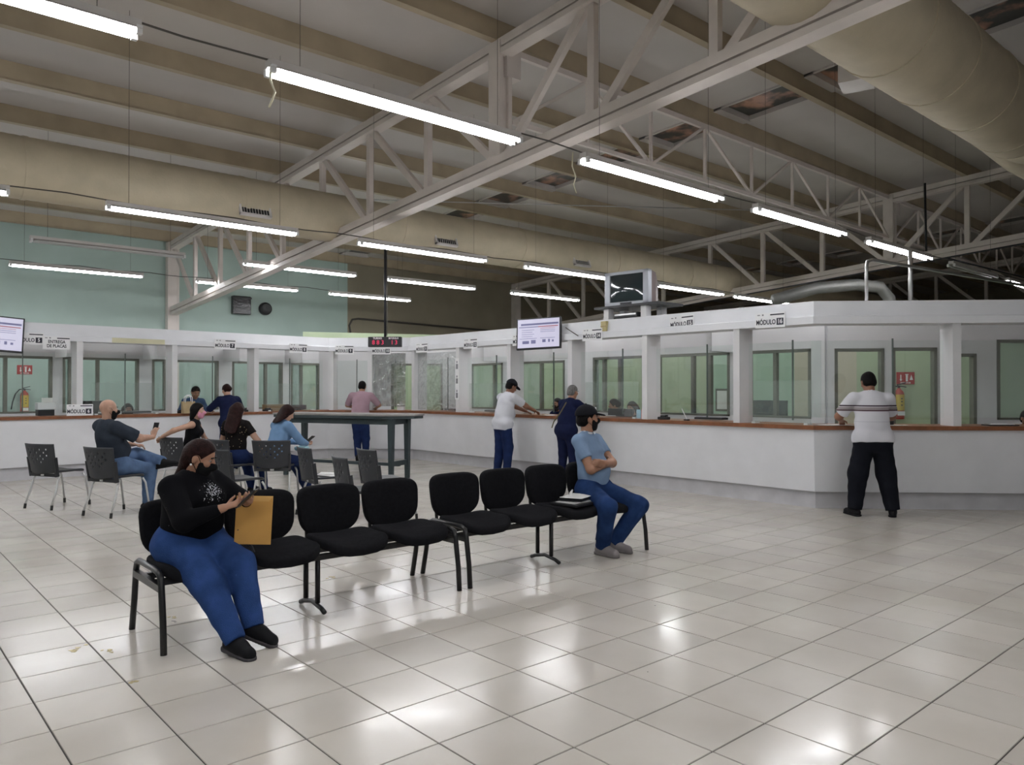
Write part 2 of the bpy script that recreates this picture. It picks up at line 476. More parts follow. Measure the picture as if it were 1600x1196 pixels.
for a, b in zip(edges[:-1], edges[1:]):
    for xa, xb in ((X0 - .1, SKX[0]), (SKX[1], 24.4), (25.3, X1 + .1)):
        sheet(xa, xb, a, b).build('roof_sheet', M_DECK, ce)
    for xa, xb in (SKX, (24.4, 25.3)):
        sheet(xa, xb, a, b, lift=0.05).build('skylight_panel', M_SKYL, ce)
        k = MB()
        for yy in (a + .11, b - .11):
            k.bar((xa, yy, zr(yy) + .0), (xb, yy, zr(yy) + .0), .15, .10)
        k.bar((xa + .02, a, zr(a) + .01), (xa + .02, b, zr(b) + .01), .04, .08)
        k.bar((xb - .02, a, zr(a) + .01), (xb - .02, b, zr(b) + .01), .04, .08)
        k.build('skylight_frame', M_SKYF if False else M_DECK, ce)
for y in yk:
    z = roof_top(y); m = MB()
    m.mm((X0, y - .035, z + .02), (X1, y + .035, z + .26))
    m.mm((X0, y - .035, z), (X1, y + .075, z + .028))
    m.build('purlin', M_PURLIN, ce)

# ------------------------------------------------------------------ roof trusses
def truss(x, y_near, name_label, y_far=Y1 - 0.02, posts=True):
    t = empty('roof_truss', (x, y_far, 0), 0, name_label, 'truss', 'cream steel roof trusses')
    def loc(p): return (p[0] - x, p[1] - y_far, p[2])
    def bar(nm, a, b, w, h, up=(0, 0, 1)):
        m = MB(); m.bar(loc(a), loc(b), w, h, up); return m.build(nm, M_STEEL, t)
    y0, y1 = y_near, y_far
    # chords: two angles with a shadow gap between
    for nm, za, zb in (('top_chord', roof_top(y0), roof_top(y1)), ('bottom_chord', chord_low(y0) + .19, chord_low(y1) + .19)):
        m = MB()
        m.bar(loc((x, y0, za - .05)), loc((x, y1, zb - .05)), .17, .11)
        m.bar(loc((x, y0, za - .115)), loc((x, y1, zb - .115)), .06, .04)
        m.bar(loc((x, y0, za - .17)), loc((x, y1, zb - .17)), .19, .07)
        m.build(nm, M_STEEL, t)
    ks = [y for y in yk if y0 < y < y1 - .2]
    for y in ks:
        main = abs(y - 7.49) < .01
        if main:
            m = MB()
            for dx in (-.075, .075): m.bar(loc((x + dx, y, chord_low(y) + .19)), loc((x + dx, y, roof_top(y) - .02)), .06, .22, (0, 1, 0))
            m.bar(loc((x, y, chord_low(y) + .19)), loc((x, y, roof_top(y) - .02)), .1, .12, (0, 1, 0))
            m.build('king_post', M_STEEL, t)
            m = MB(); m.box(loc((x + .13, y, roof_top(y) - .24)), (.24, .24, .44)); m.build('brace_bracket', M_STEEL, t)
        else:
            bar('vertical_web', (x, y, chord_low(y) + .17), (x, y, roof_top(y) - .17), .08, .10, (0, 1, 0))
        nxt = y + 0
        if y >= 7.4:
            y2 = min(y + 1.614, y1 - .15)
            bar('diagonal_web', (x, y + .12, chord_low(y) + .17), (x, y2 - .08, roof_top(y2) - .17), .07, .10, (0, 1, 0))
        if y <= 7.6:
            y2 = y - 1.614
            if y2 > y0: bar('diagonal_web', (x, y - .12, chord_low(y) + .17), (x, y2 + .08, roof_top(y2) - .17), .07, .10, (0, 1, 0))
    if y1 > 20:
        m = MB(); m.mm(loc((x - .1, y1 - .2, 0)), loc((x + .1, y1, roof_top(y1)))); m.mm(loc((x - .14, y1 - .21, 0)), loc((x - .09, y1, roof_top(y1)))); m.mm(loc((x + .09, y1 - .21, 0)), loc((x + .14, y1, roof_top(y1))))
        m.build('column', M_STEEL, t)
    return t
truss(6.365, Y0 + .1, 'cream steel roof truss crossing above the waiting benches')
truss(18.14, Y0 + .1, 'cream steel roof truss beyond the counter, behind the television')
truss(29.9, Y0 + .1, 'farthest cream steel roof truss above the offices')
# light bracing girders between the trusses, along the king posts
def brace(xa, xb, lab):
    y = 7.49; zb, zt = 4.97, roof_top(y) - .02
    t = empty('bracing_girder', (xa, y, zb), 0, lab, 'girder')
    L = xb - xa
    MB().bar((.2, 0, 0), (L - .1, 0, 0), .05, .06).build('bottom_chord', M_STEEL, t)
    MB().bar((.2, 0, zt - zb - .05), (L - .1, 0, zt - zb - .05), .06, .08).build('top_chord', M_STEEL, t)
    n = 8; st = (L - .3) / n
    for k in range(n):
        x = .2 + st * k
        a, b = (x, 0, 0), (x + st, 0, zt - zb - .05)
        if k % 2: a, b = (x, 0, zt - zb - .05), (x + st, 0, 0)
        MB().bar(a, b, .04, .045, (0, 1, 0)).build('diagonal_web', M_STEEL, t)
        if k: MB().bar((x, 0, 0), (x, 0, zt - zb - .05), .04, .045, (0, 1, 0)).build('vertical_web', M_STEEL, t)
brace(6.365, 18.14, 'thin zigzag bracing girder joining the near truss to the next')
brace(18.14, 29.9, 'thin zigzag bracing girder beyond the second roof truss')
# ------------------------------------------------------------------ service counter, header, fins
cf = empty('service_counter', (8.93, 9.0, 0), 0, 'long white service counter with sloping front and recessed plinth', 'counter')
def part_at(mb, name, m, root, **k):
    o = mb.build(name, m, root, **k)
    o.matrix_parent_inverse = root.matrix_world.inverted() if False else Matrix.Translation(-Vector(root.location))
    return o
for i in range(4):
    part_at(sweep([(0.04, 0.985), (0.125, 0.215), (0.20, 0.215), (0.12, 0.985)], i, i + 1), 'front_panel', M_WHITE, cf)
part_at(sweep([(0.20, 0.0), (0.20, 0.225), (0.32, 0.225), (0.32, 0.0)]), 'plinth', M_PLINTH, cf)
ct = sweep([(0.0, 0.985), (0.0, 1.03), (0.005, 1.035), (0.62, 1.035), (0.62, 0.985)]).build('countertop', M_WOOD)
tag(ct, 'continuous brown wooden countertop running along the white service counter', 'countertop')
hd = sweep([(0.0, 2.285), (0.0, 2.375), (0.008, 2.383), (0.055, 2.385), (0.085, 2.57), (0.36, 2.57), (0.36, 2.285)]).build('header_fascia', M_WHITE)
tag(hd, 'white boxed fascia with a stepped ledge above the service windows', 'fascia')
# yellowed patch on the ledge, left side
a, t, n, L = seg_frame(0)
def on_seg(i, s, d, z):
    a, t, n, L = seg_frame(i); p = a + t * s + n * d
    return Vector((p.x, p.y, z))
def seg_rz(i):
    a, t, n, L = seg_frame(i); return math.atan2(t.y, t.x)
def s_of_x(i, x):
    a, t, n, L = seg_frame(i); return (x - a.x) / t.x
def s_of_y(i, y):
    a, t, n, L = seg_frame(i); return (y - a.y) / t.y
m = MB(); p = on_seg(0, s_of_x(0, 3.95), -0.003, 2.33); m.box(p, (0.88, 0.008, 0.085), seg_rz(0))
o = m.build('fascia_patch', mat('yellowed_paint', (0.60, 0.58, 0.40), 0.6, var=0.03), hd)
fins = [(0, s_of_x(0, x)) for x in (-0.1, 1.45, 3.02, 4.58, 6.15)] + [(1, 0.03), (1, 0.86), (2, 0.14), (2, s_of_y(2, 11.83)), (2, s_of_y(2, 10.31)), (2, s_of_y(2, 8.79)), (2, s_of_y(2, 7.24)), (2, s_of_y(2, 5.69)), (3, s_of_x(3, 10.14)), (3, s_of_x(3, 11.3))]
for q, (i, s) in enumerate(fins):
    m = MB(); p = on_seg(i, s, 0.19, (1.035 + 2.285) / 2); m.box(p, (0.095, 0.32, 2.285 - 1.035), seg_rz(i))
    o = m.build('trim_%d' % (q + 1), M_WHITE2); tag(o, kind='structure')
    o['label'] = 'white fin post standing on the counter under the fascia'
# clear panes between the fins, each with a dark edge strip, and low acrylic screens
bays = {0: [-0.1, 1.45, 3.02, 4.58, 6.15], 2: [11.83, 10.31, 8.79, 7.24, 5.69]}
panes = []
for k in range(4): panes.append((0, s_of_x(0, bays[0][k]) + .06, s_of_x(0, bays[0][k + 1]) - .06))
panes.append((0, s_of_x(0, 6.15) + .06, seg_frame(0)[3] - .02))
panes += [(1, .08, .80), (1, .92, seg_frame(1)[3] - .05)]
panes.append((2, .20, s_of_y(2, 11.83) - .06))
for k in range(4): panes.append((2, s_of_y(2, bays[2][k]) + .06, s_of_y(2, bays[2][k + 1]) - .06))
panes.append((2, s_of_y(2, 5.69) + .06, seg_frame(2)[3] - .02))
panes += [(3, .05, s_of_x(3, 10.14) - .06), (3, s_of_x(3, 10.14) + .06, s_of_x(3, 11.3) - .06)]
M_EDGE = mat('pane_edge_dark_green', (0.10, 0.125, 0.11), 0.3, var=0)
for q, (i, s0, s1) in enumerate(panes):
    rz = seg_rz(i); p = on_seg(i, (s0 + s1) / 2, 0.24, 1.61)
    w = tag(MB().box(p, (s1 - s0, 0.006, 0.96), rz).build('window_%d' % (q + 1), M_GLASS), 'clear glass pane between two fins above the counter', kind='structure')
    sm = s0 + (s1 - s0) * (0.62 if i else 0.5)
    e = MB().box(on_seg(i, sm, 0.245, 1.60), (0.014, 0.02, 1.03), rz).build('glazing_edge', M_EDGE, w)
    if i in (0, 2) and q % 2 == 0:
        pz = on_seg(i, (s0 + s1) / 2, 0.17, 1.33)
        a_ = empty('acrylic_screen', (pz.x, pz.y, 1.035), rz)
        MB().box((0, 0, .29), (min(1.1, (s1 - s0) * .8), 0.006, .54)).build('sheet', M_ACRYL, a_)
        for sx in (-1, 1): MB().box((sx * min(.5, (s1 - s0) * .36), 0, .012), (.05, .12, .024)).build('foot', mat('acrylic_foot', (.7, .75, .74), .2, var=0), a_)
        a_['category'] = 'screen'; a_['group'] = 'acrylic counter screens'
        a_['label'] = 'low clear acrylic screen on the counter at service window ' + {0: 'beside the bare left fins', 2: ''}.get(i, '')
        a_['_q'] = q
scr = [o for o in bpy.data.objects if o.name.startswith('acrylic_screen')]
scr_lab = ['low acrylic screen outside the left picture edge', 'low clear acrylic screen between the bald man and the masked clerk', 'low clear acrylic screen beside the brown cardboard box',
           'low clear acrylic screen left of the man in white', 'low clear acrylic screen before the long-haired clerk', 'low clear acrylic screen next to the angled counter']
for o, l in zip(scr, scr_lab + ['low clear acrylic screen standing on the counter'] * 5):
    o['label'] = l; del o['_q']

# ------------------------------------------------------------------ partition behind the clerks, with bronze framed windows and doors
BK = offset_poly(2.0)
def bseg(i):
    a, b = Vector(BK[i]), Vector(BK[i + 1]); t = b - a; L = t.length; t.normalize(); return a, t, Vector((-t.y, t.x)), L
def bx(i, x): a, t, n, L = bseg(i); return (x - a.x) / t.x
def by(i, y): a, t, n, L = bseg(i); return (y - a.y) / t.y
wcount = [len(panes)]; dcount = [0]
TOP = 2.62
def partition(i, name, opens, label):
    a, t, n, L = bseg(i); rz = math.atan2(t.y, t.x); TH = 0.10
    def P(s, z, d=0.0): q = a + t * s + n * d; return (q.x, q.y, z)
    m = MB(); s = 0.0
    for (s0, s1, z0, z1, mull, frosted) in sorted(opens):
        if s0 > s: m.box(P((s + s0) / 2, TOP / 2), (s0 - s, TH, TOP), rz)
        m.box(P((s0 + s1) / 2, (z1 + TOP) / 2), (s1 - s0, TH, TOP - z1), rz)
        if z0 > 0: m.box(P((s0 + s1) / 2, z0 / 2), (s1 - s0, TH, z0), rz)
        s = s1
    if s < L: m.box(P((s + L) / 2, TOP / 2), (L - s, TH, TOP), rz)
    tag(m.build(name, M_WHITE2), label, kind='structure')
    for (s0, s1, z0, z1, mull, frosted) in sorted(opens):
        door = z0 <= 0.01
        if door: dcount[0] += 1; nm = 'door_%d' % dcount[0]; lab = 'bronze aluminium framed glass door in the white partition'
        else: wcount[0] += 1; nm = 'window_%d' % wcount[0]; lab = 'bronze aluminium framed office window in the white partition'
        r = empty(nm, P((s0 + s1) / 2, z0), rz, lab, None, None, 'structure')
        w, h = s1 - s0, z1 - z0; fr = 0.045
        f = MB(); f.mm((-w / 2, -.06, h - fr), (w / 2, .06, h)); f.mm((-w / 2, -.06, 0), (-w / 2 + fr, .06, h)); f.mm((w / 2 - fr, -.06, 0), (w / 2, .06, h))
        if not door: f.mm((-w / 2, -.06, 0), (w / 2, .06, fr * .7))
        f.build('frame', M_ALU, r)
        xs = [-w / 2 + fr] + [q - (s0 + s1) / 2 for q in mull] + [w / 2 - fr]
        for q in mull: MB().mm((q - (s0 + s1) / 2 - .03, -.035, 0), (q - (s0 + s1) / 2 + .03, .035, h - fr)).build('mullion', M_ALU, r)
        for k in range(len(xs) - 1):
            MB().mm((xs[k], -.004 + .012 * (k % 2), 0.03), (xs[k + 1], .004 + .012 * (k % 2), h - fr)).build('pane', M_GLASSF if k in frosted else M_GLASS, r)
W0, W1_ = 1.04, 2.09
f0 = lambda x: bx(0, x)
partition(0, 'wall_partition_left', [
    (f0(0.2), f0(2.96), W0, W1_, [f0(1.2), f0(2.22)], []), (f0(3.13), f0(4.49), W0, W1_, [f0(3.26), f0(3.74)], [0]),
    (f0(4.74), f0(6.11), W0, W1_, [f0(5.0)], [0]), (f0(6.41), f0(7.60), W0, W1_, [f0(7.2)], []), (f0(7.80), f0(8.55), 0.0, W1_, [f0(8.08)], [0, 1])],
    'white partition with window band behind the counter on the left')
a1, t1, n1, L1 = bseg(1)
partition(1, 'wall_partition_corner', [(L1 * .52, L1 * .88, 0.0, 2.08, [], [])], 'white angled partition behind the corner modules')
f2 = lambda y: by(2, y)
partition(2, 'wall_partition_long', [
    (f2(13.93), f2(12.72), W0, 2.06, [f2(13.05)], [0]), (f2(12.2), f2(10.81), W0, 2.06, [f2(11.53)], [0]),
    (f2(10.04), f2(8.80), W0, W1_, [f2(9.79), f2(9.4)], [0]), (f2(8.53), f2(7.03), W0, W1_, [f2(7.77), f2(7.43)], []), (f2(6.72), f2(5.64), W0, W1_, [f2(6.24)], [])],
    'white partition with office windows behind the long counter')
f3 = lambda x: bx(3, x)
partition(3, 'wall_partition_right', [(f3(11.0), f3(11.5), 0.0, 2.08, [], []), (f3(11.58), f3(12.03), 0.0, 2.09, [], []), (f3(12.2), f3(12.42), 0.0, 2.0, [], []), (f3(12.62), f3(14.2), W0, 2.2, [f3(13.3)], [0, 1])],
    'white partition with two doors behind the angled counter')
# white stubs where the cross walls of the booths meet the window heads
M_STUB = M_WHITE2
for q, (i, s) in enumerate([(0, f0(3.05)), (0, f0(4.61)), (0, f0(6.26)), (0, f0(7.7)), (2, f2(12.45)), (2, f2(10.4)), (2, f2(6.88))]):
    a, t, n, L = bseg(i); p = a + t * s - n * 0.45
    tag(MB().box((p.x, p.y, 2.25), (0.10, 0.8, 0.36), math.atan2(t.y, t.x)).build('trim_%d' % (len(fins) + 1 + q), M_STUB), 'short white beam end above the booth windows', kind='structure')
# office walls beyond the partition
OF = offset_poly(4.1)
def owall(name, p, q, m, z, lab):
    p, q = Vector(p), Vector(q); t = q - p
    tag(MB().box(((p.x + q.x) / 2, (p.y + q.y) / 2, z / 2), (t.length, .1, z), math.atan2(t.y, t.x)).build(name, m), lab, kind='structure')
owall('wall_office_green', (OF[2][0], 20.5), (OF[2][0], 8.9), M_OFFICE, 2.85, 'pale green office wall behind the long partition')
owall('wall_office_mint', (OF[2][0], 8.9), (OF[2][0], 7.05), mat('office_mint_paint', (.44, .60, .46), .7, var=.04), 2.85, 'mint office wall seen through a service window')
owall('wall_office_cream', (OF[2][0], 7.05), OF[3], M_OFFB, 2.85, 'cream office wall behind the last straight window')
ab = Vector(OF[3]); tb = (Vector(OF[4]) - ab).normalized()
k1 = ab + tb * .33
owall('wall_office_cream_angled', OF[3], k1, M_OFFB, 2.85, 'cream office wall seen through the first door')
owall('wall_office_green_angled', k1, OF[4], M_OFFICE, 2.85, 'green office wall behind the two doors')
# strip of pale green wall top showing over the corner fascia
owall('wall_corner_green', (8.9, 18.3), (12.9, 16.6), M_OFFICE, 2.95, 'low pale green wall behind the corner modules')

# plastic film over the corner windows
def film(name, i, s0, s1, z0, z1, d, label, amp=.018, seed=1):
    rnd = random.Random(seed); nx, nz = 16, 20; a, t, n, L = seg_frame(i)
    vs = []; fs = []
    for k in range(nz + 1):
        for j in range(nx + 1):
            s = s0 + (s1 - s0) * j / nx; z = z0 + (z1 - z0) * k / nz
            w = amp * (math.sin(j * 1.9 + k * .6) + math.sin(k * 1.3 - j * .7) + rnd.uniform(-.7, .7))
            p = a + t * s + n * (d + w); vs.append((p.x, p.y, z))
    for k in range(nz):
        for j in range(nx): q = k * (nx + 1) + j; fs.append((q, q + 1, q + nx + 2, q + nx + 1))
    o = MB().add(vs, fs).build(name, (film_mat('crinkled_film', .5, 16, .25) if amp > .01 else film_mat('plastic_film')), fix=False)
    md = o.modifiers.new('thick', 'SOLIDIFY'); md.thickness = 0.0015
    tag(o, label, 'film'); return o
film('plastic_film', 1, .93, 1.62, 1.12, 2.24, .06, 'crinkled clear plastic film hung under the module 10 sign', seed=3)
film('plastic_film', 2, .22, s_of_y(2, 11.83) - .08, 1.06, 2.22, .10, 'smooth clear plastic film stretched under the module 11 sign', amp=.004, seed=5)
# ------------------------------------------------------------------ fluorescent fixtures
M_TUBE = mat('tube_glow', (1, 1, 1), 0.5, var=0, emit=(0.955, 0.967, 1.0), estr=TUBE)
M_TUBEOFF = mat('tube_dead', (0.55, 0.56, 0.55), 0.3, var=0)
M_FIX = mat('fixture_enamel', (0.60, 0.57, 0.55), 0.45, var=0.04)
M_LHOLD = mat('lampholder_white', (0.75, 0.75, 0.75), 0.4, var=0)
M_WIRE = mat('cable_dark', (0.09, 0.08, 0.07), 0.6, var=0)
LEN = 2.42
def fixture(x, y, z, lit=True):
    """two-tube batten running along X; (x,y) its left end, z the tube height"""
    f = empty('fluorescent_lamp', (x, y, z), 0)
    h = MB()
    h.prism([(0, -.045), (LEN, -.045), (LEN, .045), (0, .045)], .035, .085)
    h.build('housing', M_FIX, f)
    r = MB()
    for sy in (-1, 1):
        r.add([(0, 0, .034), (LEN, 0, .034), (LEN, sy * .074, .012), (0, sy * .074, .012), (0, 0, .038), (LEN, 0, .038), (LEN, sy * .076, .016), (0, sy * .076, .016)],
              [(0, 1, 2, 3), (7, 6, 5, 4), (0, 3, 7, 4), (1, 5, 6, 2), (3, 2, 6, 7), (0, 4, 5, 1)])
    r.build('reflector', M_FIX, f)
    for sy in (-1, 1):
        MB().tube([(.05, sy * .055, 0), (LEN - .05, sy * .055, 0)], .017, 8).build('tube', M_TUBE if lit else M_TUBEOFF, f, smooth=True)
        for xx in (.02, LEN - .02): MB().box((xx, sy * .055, .008), (.035, .035, .055)).build('lampholder', M_LHOLD, f)
    zt = roof_top(y) - z
    for xx in (.25, LEN - .25): MB().tube([(xx, 0, .08), (xx, 0, zt + .27)], .0025, 4).build('hanger_wire', M_WIRE, f)
    return f
rows = [
    # y, z, [x starts], unlit, row phrase
    (-3.6, 3.85, [-3.4, -0.1], (), 'row added unseen rear'),  # unseen lamps behind the viewer, added for illumination
    (0.9, 3.80, [-4.2, -1.0, 2.3, 5.6], (), 'row added unseen overhead'),  # unseen lamps above the viewer, added to light the near hall
    (5.3, 3.78, [-4.2, -0.98, 2.30, 5.59, 8.79, 12.05, 15.5, 18.72], (15.5,), 'first'),
    (10.0, 3.64, [-4.3, -1.04, 2.35, 5.75, 9.08, 12.76, 15.7], (), 'second'),
    (14.4, 3.88, [-4.6, -1.2, 2.27, 5.78, 9.0, 12.6], (2.27,), 'third'),
    (17.5, 3.88, [-4.3, -0.9, 2.42, 5.95, 9.22], (), 'fourth')]
nth = ['first', 'second', 'third', 'fourth', 'fifth', 'sixth', 'seventh', 'eighth']
LAB = {(2, 1): 'lit twin-tube lamp cut off by the top left corner of the picture', (2, 2): 'large lit twin-tube lamp with a dangling cord crossing before the truss post',
       (2, 3): 'lit twin-tube lamp just beyond the near truss', (2, 4): 'lit twin-tube lamp in front of the bracing girder', (2, 5): 'lit twin-tube lamp in front of the second truss post',
       (2, 6): 'dark twin-tube lamp above the angled fascia', (2, 7): 'lit twin-tube lamp cut off by the right picture edge',
       (3, 1): 'lit lamp cut off at the left picture edge below the cream duct', (3, 2): 'lit lamp below the near grille of the cream duct', (3, 3): 'lit lamp starting at the bottom chord of the near truss', (3, 4): 'lit lamp ending behind the tube television',
       (3, 5): 'lit lamp just beyond the tube television', (3, 6): 'small lit lamp low above the fascia right of the television',
       (4, 2): 'dark dead lamp hanging before the mint wall', (4, 3): 'lit lamp crossing behind the lower end of the near truss', (4, 4): 'lit lamp behind the number display pole', (4, 5): 'faint far lamp above the long fascia',
       (5, 1): 'far lit lamp on the mint wall at the left edge', (5, 2): 'lit lamp hanging before the mint wall', (5, 3): 'lit lamp above the dark wall speaker', (5, 4): 'lit lamp hanging before the beige block wall'}
for ri, (y, z, xs, off, ph) in enumerate(rows):
    for k, x in enumerate(xs):
        f = fixture(x, y, z, x not in off)
        tag(f, LAB.get((ri, k), 'twin-tube lamp, %s of the %s row' % (nth[k], ph if 'row' not in ph else ph.replace('row ', '') )), 'lamp', 'fluorescent lamps')
# feed cable along the first two rows, one run per row
for (y, z, xs, lab) in ((5.3, 3.86, (-4, 18.9), 'thin dark feed cable linking the nearest row of lamps'), (10.0, 3.72, (-4, 15.8), 'thin dark feed cable linking the lamps below the cream duct'), (17.5, 3.96, (-4, 9.3), 'thin dark feed cable linking the lamps by the mint wall')):
    pts = []
    for k in range(41):
        x = xs[0] + (xs[1] - xs[0]) * k / 40; pts.append((x, y + .03, z + .02 + .015 * math.sin(k * 1.7)))
    tag(MB().tube(pts, .008, 5).build('feed_cable', M_WIRE, smooth=True), lab, 'cable')
def cord(name, pts, r, m, label):
    return tag(MB().tube(pts, r, 5).build(name, m, smooth=True), label, 'cord')
M_CORD = mat('cord_yellowed', (.62, .58, .42), .6, var=0)
cord('pull_cord', [(2.31, 5.27, 3.80), (2.30, 5.25, 3.70), (2.33, 5.24, 3.62), (2.31, 5.24, 3.56), (2.285, 5.24, 3.50)], .008, M_CORD, 'yellowed cord dangling from the end of the large lamp')
cord('pull_cord', [(5.45, 5.3, 3.84), (5.44, 5.3, 3.7), (5.49, 5.3, 3.6), (5.46, 5.3, 3.52), (5.50, 5.3, 3.44)], .007, M_CORD, 'twisted pale cord hanging beside the near truss chord')
# ------------------------------------------------------------------ ducts
def duct(name, x0, x1, y, z, r, label, rings, m=M_DUCT):
    d = empty(name, (x0, y, z), 0, label, 'duct'); L = x1 - x0; n = 28
    b = MB(); prof = []; k = 0.0
    pts = []; rr = []
    x = 0.0
    while x < L:
        pts.append((x, 0, 0)); rr.append(r); x += .12
        pts.append((x - .05, 0, 0)); rr.append(r * 1.008)
    pts.append((L, 0, 0)); rr.append(r)
    b.tube(pts, rr, n).build('body', m, d, smooth=True)
    for xx in rings:
        MB().tube([(xx - x0 - .03, 0, 0), (xx - x0 + .03, 0, 0)], r * 1.025, n).build('band', m, d, smooth=35)
    return d
d1 = duct('air_duct', -6.9, 37.0, 11.9, 4.42, .41, 'long cream round air duct running through the near truss', [-1.1, 1.8, 4.7, 7.6, 10.5, 13.4, 16.2, 19.1, 22])
M_GRILLE = mat('grille_dark', (.05, .05, .05), .5, var=0)
for x in (1.1, 4.8, 8.45, 12.1):
    g = empty('duct_grille', (x, -.31, -.12), 0); g.parent = d1; g.location = (x + 6.9, -.383, -.145)
    g.rotation_euler = (math.radians(-20), 0, 0)
    f = MB(); f.mm((-.25, -.03, .10), (.25, .03, .13)); f.mm((-.25, -.03, -.13), (.25, .03, -.10)); f.mm((-.25, -.03, -.13), (-.22, .03, .13)); f.mm((.22, -.03, -.13), (.25, .03, .13))
    f.build('grille_frame', M_FIX, g); MB().mm((-.22, .0, -.1), (.22, .02, .1)).build('grille_shade_plate', M_BLACK, g)  # black plate stands in for the shaded inside of the duct
    fins_ = MB()
    for k in range(9): fins_.mm((-.18 + k * .045, -.012, -.10), (-.176 + k * .045, .0, .10))
    fins_.build('grille_fins', M_FIX, g)
d2 = duct('air_duct', 1.0, 12.2, 3.34, 5.20, .51, 'fat cream insulated duct near the roof at the top right', [8.0, 9.2, 10.5, 11.8])
MB().tube([(11.1, 0, 0), (11.5, -.05, -.02), (11.9, -.3, -.08), (12.2, -.75, -.12), (12.25, -1.7, -.14)], .50, 24).build('elbow', M_DUCT, d2, smooth=True)
MB().tube([(10.3, .1, -.05), (11.2, .15, -.12), (12.3, .2, -.14), (14.4, .2, -.1)], [.34, .34, .34, .34], 20).build('branch', M_DUCT, d2, smooth=True)
MB().box((7.45, .5, -.24), (.38, .33, .22), .3).build('outlet_box', M_FIX, d2)
# conduits and the bare flexible duct above the angled fascia
def pipe(name, pts, r, m, label, cat='pipe', n=8):
    return tag(MB().tube(pts, r, n).build(name, m, smooth=True), label, cat)
pz = on_seg(3, .75, .3, 2.57)
pipe('conduit', [(pz.x, pz.y, 2.56), (pz.x, pz.y, 3.02), (pz.x + .03, pz.y, 3.09), (pz.x + .12, pz.y - .02, 3.12), (pz.x + 4, pz.y - .9, 3.0)], .022, M_CHROME, 'bright steel conduit rising from the angled fascia and bending right')
pipe('conduit', [(pz.x + 1.1, pz.y - 1.0 + .9, 2.4), (pz.x + 1.1, pz.y - .1, 3.0), (pz.x + 1.1, pz.y - .1, 3.35)], .03, M_CHROME, 'short steel conduit standing behind the angled fascia')
pipe('flexible_duct', [(12.9, 7.4, 3.12), (13.6, 6.95, 3.36), (14.3, 6.5, 3.44), (14.7, 6.25, 3.40), (14.85, 6.15, 3.2), (14.88, 6.13, 2.8)], .11, mat('galvanised_dull', (.20, .20, .19), .55, metal=.5, var=.1), 'bare silver flexible duct behind the straight fascia', 'duct', 16)
pipe('conduit', [(17.85, -6, 5.15), (17.85, 2, 4.60), (17.85, 9, 4.11), (17.85, 16, 3.62)], .018, M_DARKMETAL, 'dark conduit run hung along the second truss')
pipe('conduit', [(18.5, 6.9, 4.6), (26, 6.7, 4.65), (37, 6.7, 4.7)], .02, M_DARKMETAL, 'dark conduit run crossing beyond the second truss')
pipe('conduit', [(17.85, 6.6, 4.5), (17.85, 6.62, 6.0)], .025, M_DARKMETAL, 'dark vertical conduit beside the second truss post')
pipe('tie_rod', [(6.3, 12.9, 4.95), (14.4, 8.1, 5.12)], .012, M_CHROME, 'thin sagging steel wire stretched under the roof', 'wire', 5)
pipe('wall_conduit', [(11.55, 20.56, 3.1), (11.5, 20.56, 3.4), (11.6, 20.56, 3.58), (11.8, 20.56, 3.62), (17.8, 20.56, 3.5)], .03, M_WIRE, 'conduit bend fixed to the beige block wall')
# wall speaker, vent box
sp = empty('wall_speaker', (8.86, 20.53, 3.716), 0, 'round black wall speaker on the mint wall', 'speaker')
MB().lathe([(.17, 0), (.17, .06), (.14, .08), (.05, .05), (.02, .06)], n=24).build('cone', M_BLACK, sp, rot=(PI / 2, 0, 0), smooth=40)
MB().lathe([(.18, -.03), (.18, .02), (.16, .02)], n=24).build('rim', M_DARKMETAL, sp, rot=(PI / 2, 0, 0), smooth=40)
bb = empty('wrapped_box', (8.17, 20.51, 3.76), 0, 'square black plastic-wrapped box on the mint wall beside the round speaker', 'box')
MB().box((0, 0, 0), (.5, .16, .50)).build('body', mat('black_plastic_sheet', (.02, .02, .022), .18, var=.2, bump=.8, bscale=12), bb, bevel=.02)
MB().box((0, -.085, .2), (.52, .012, .05)).build('flap', M_BLACK, bb)

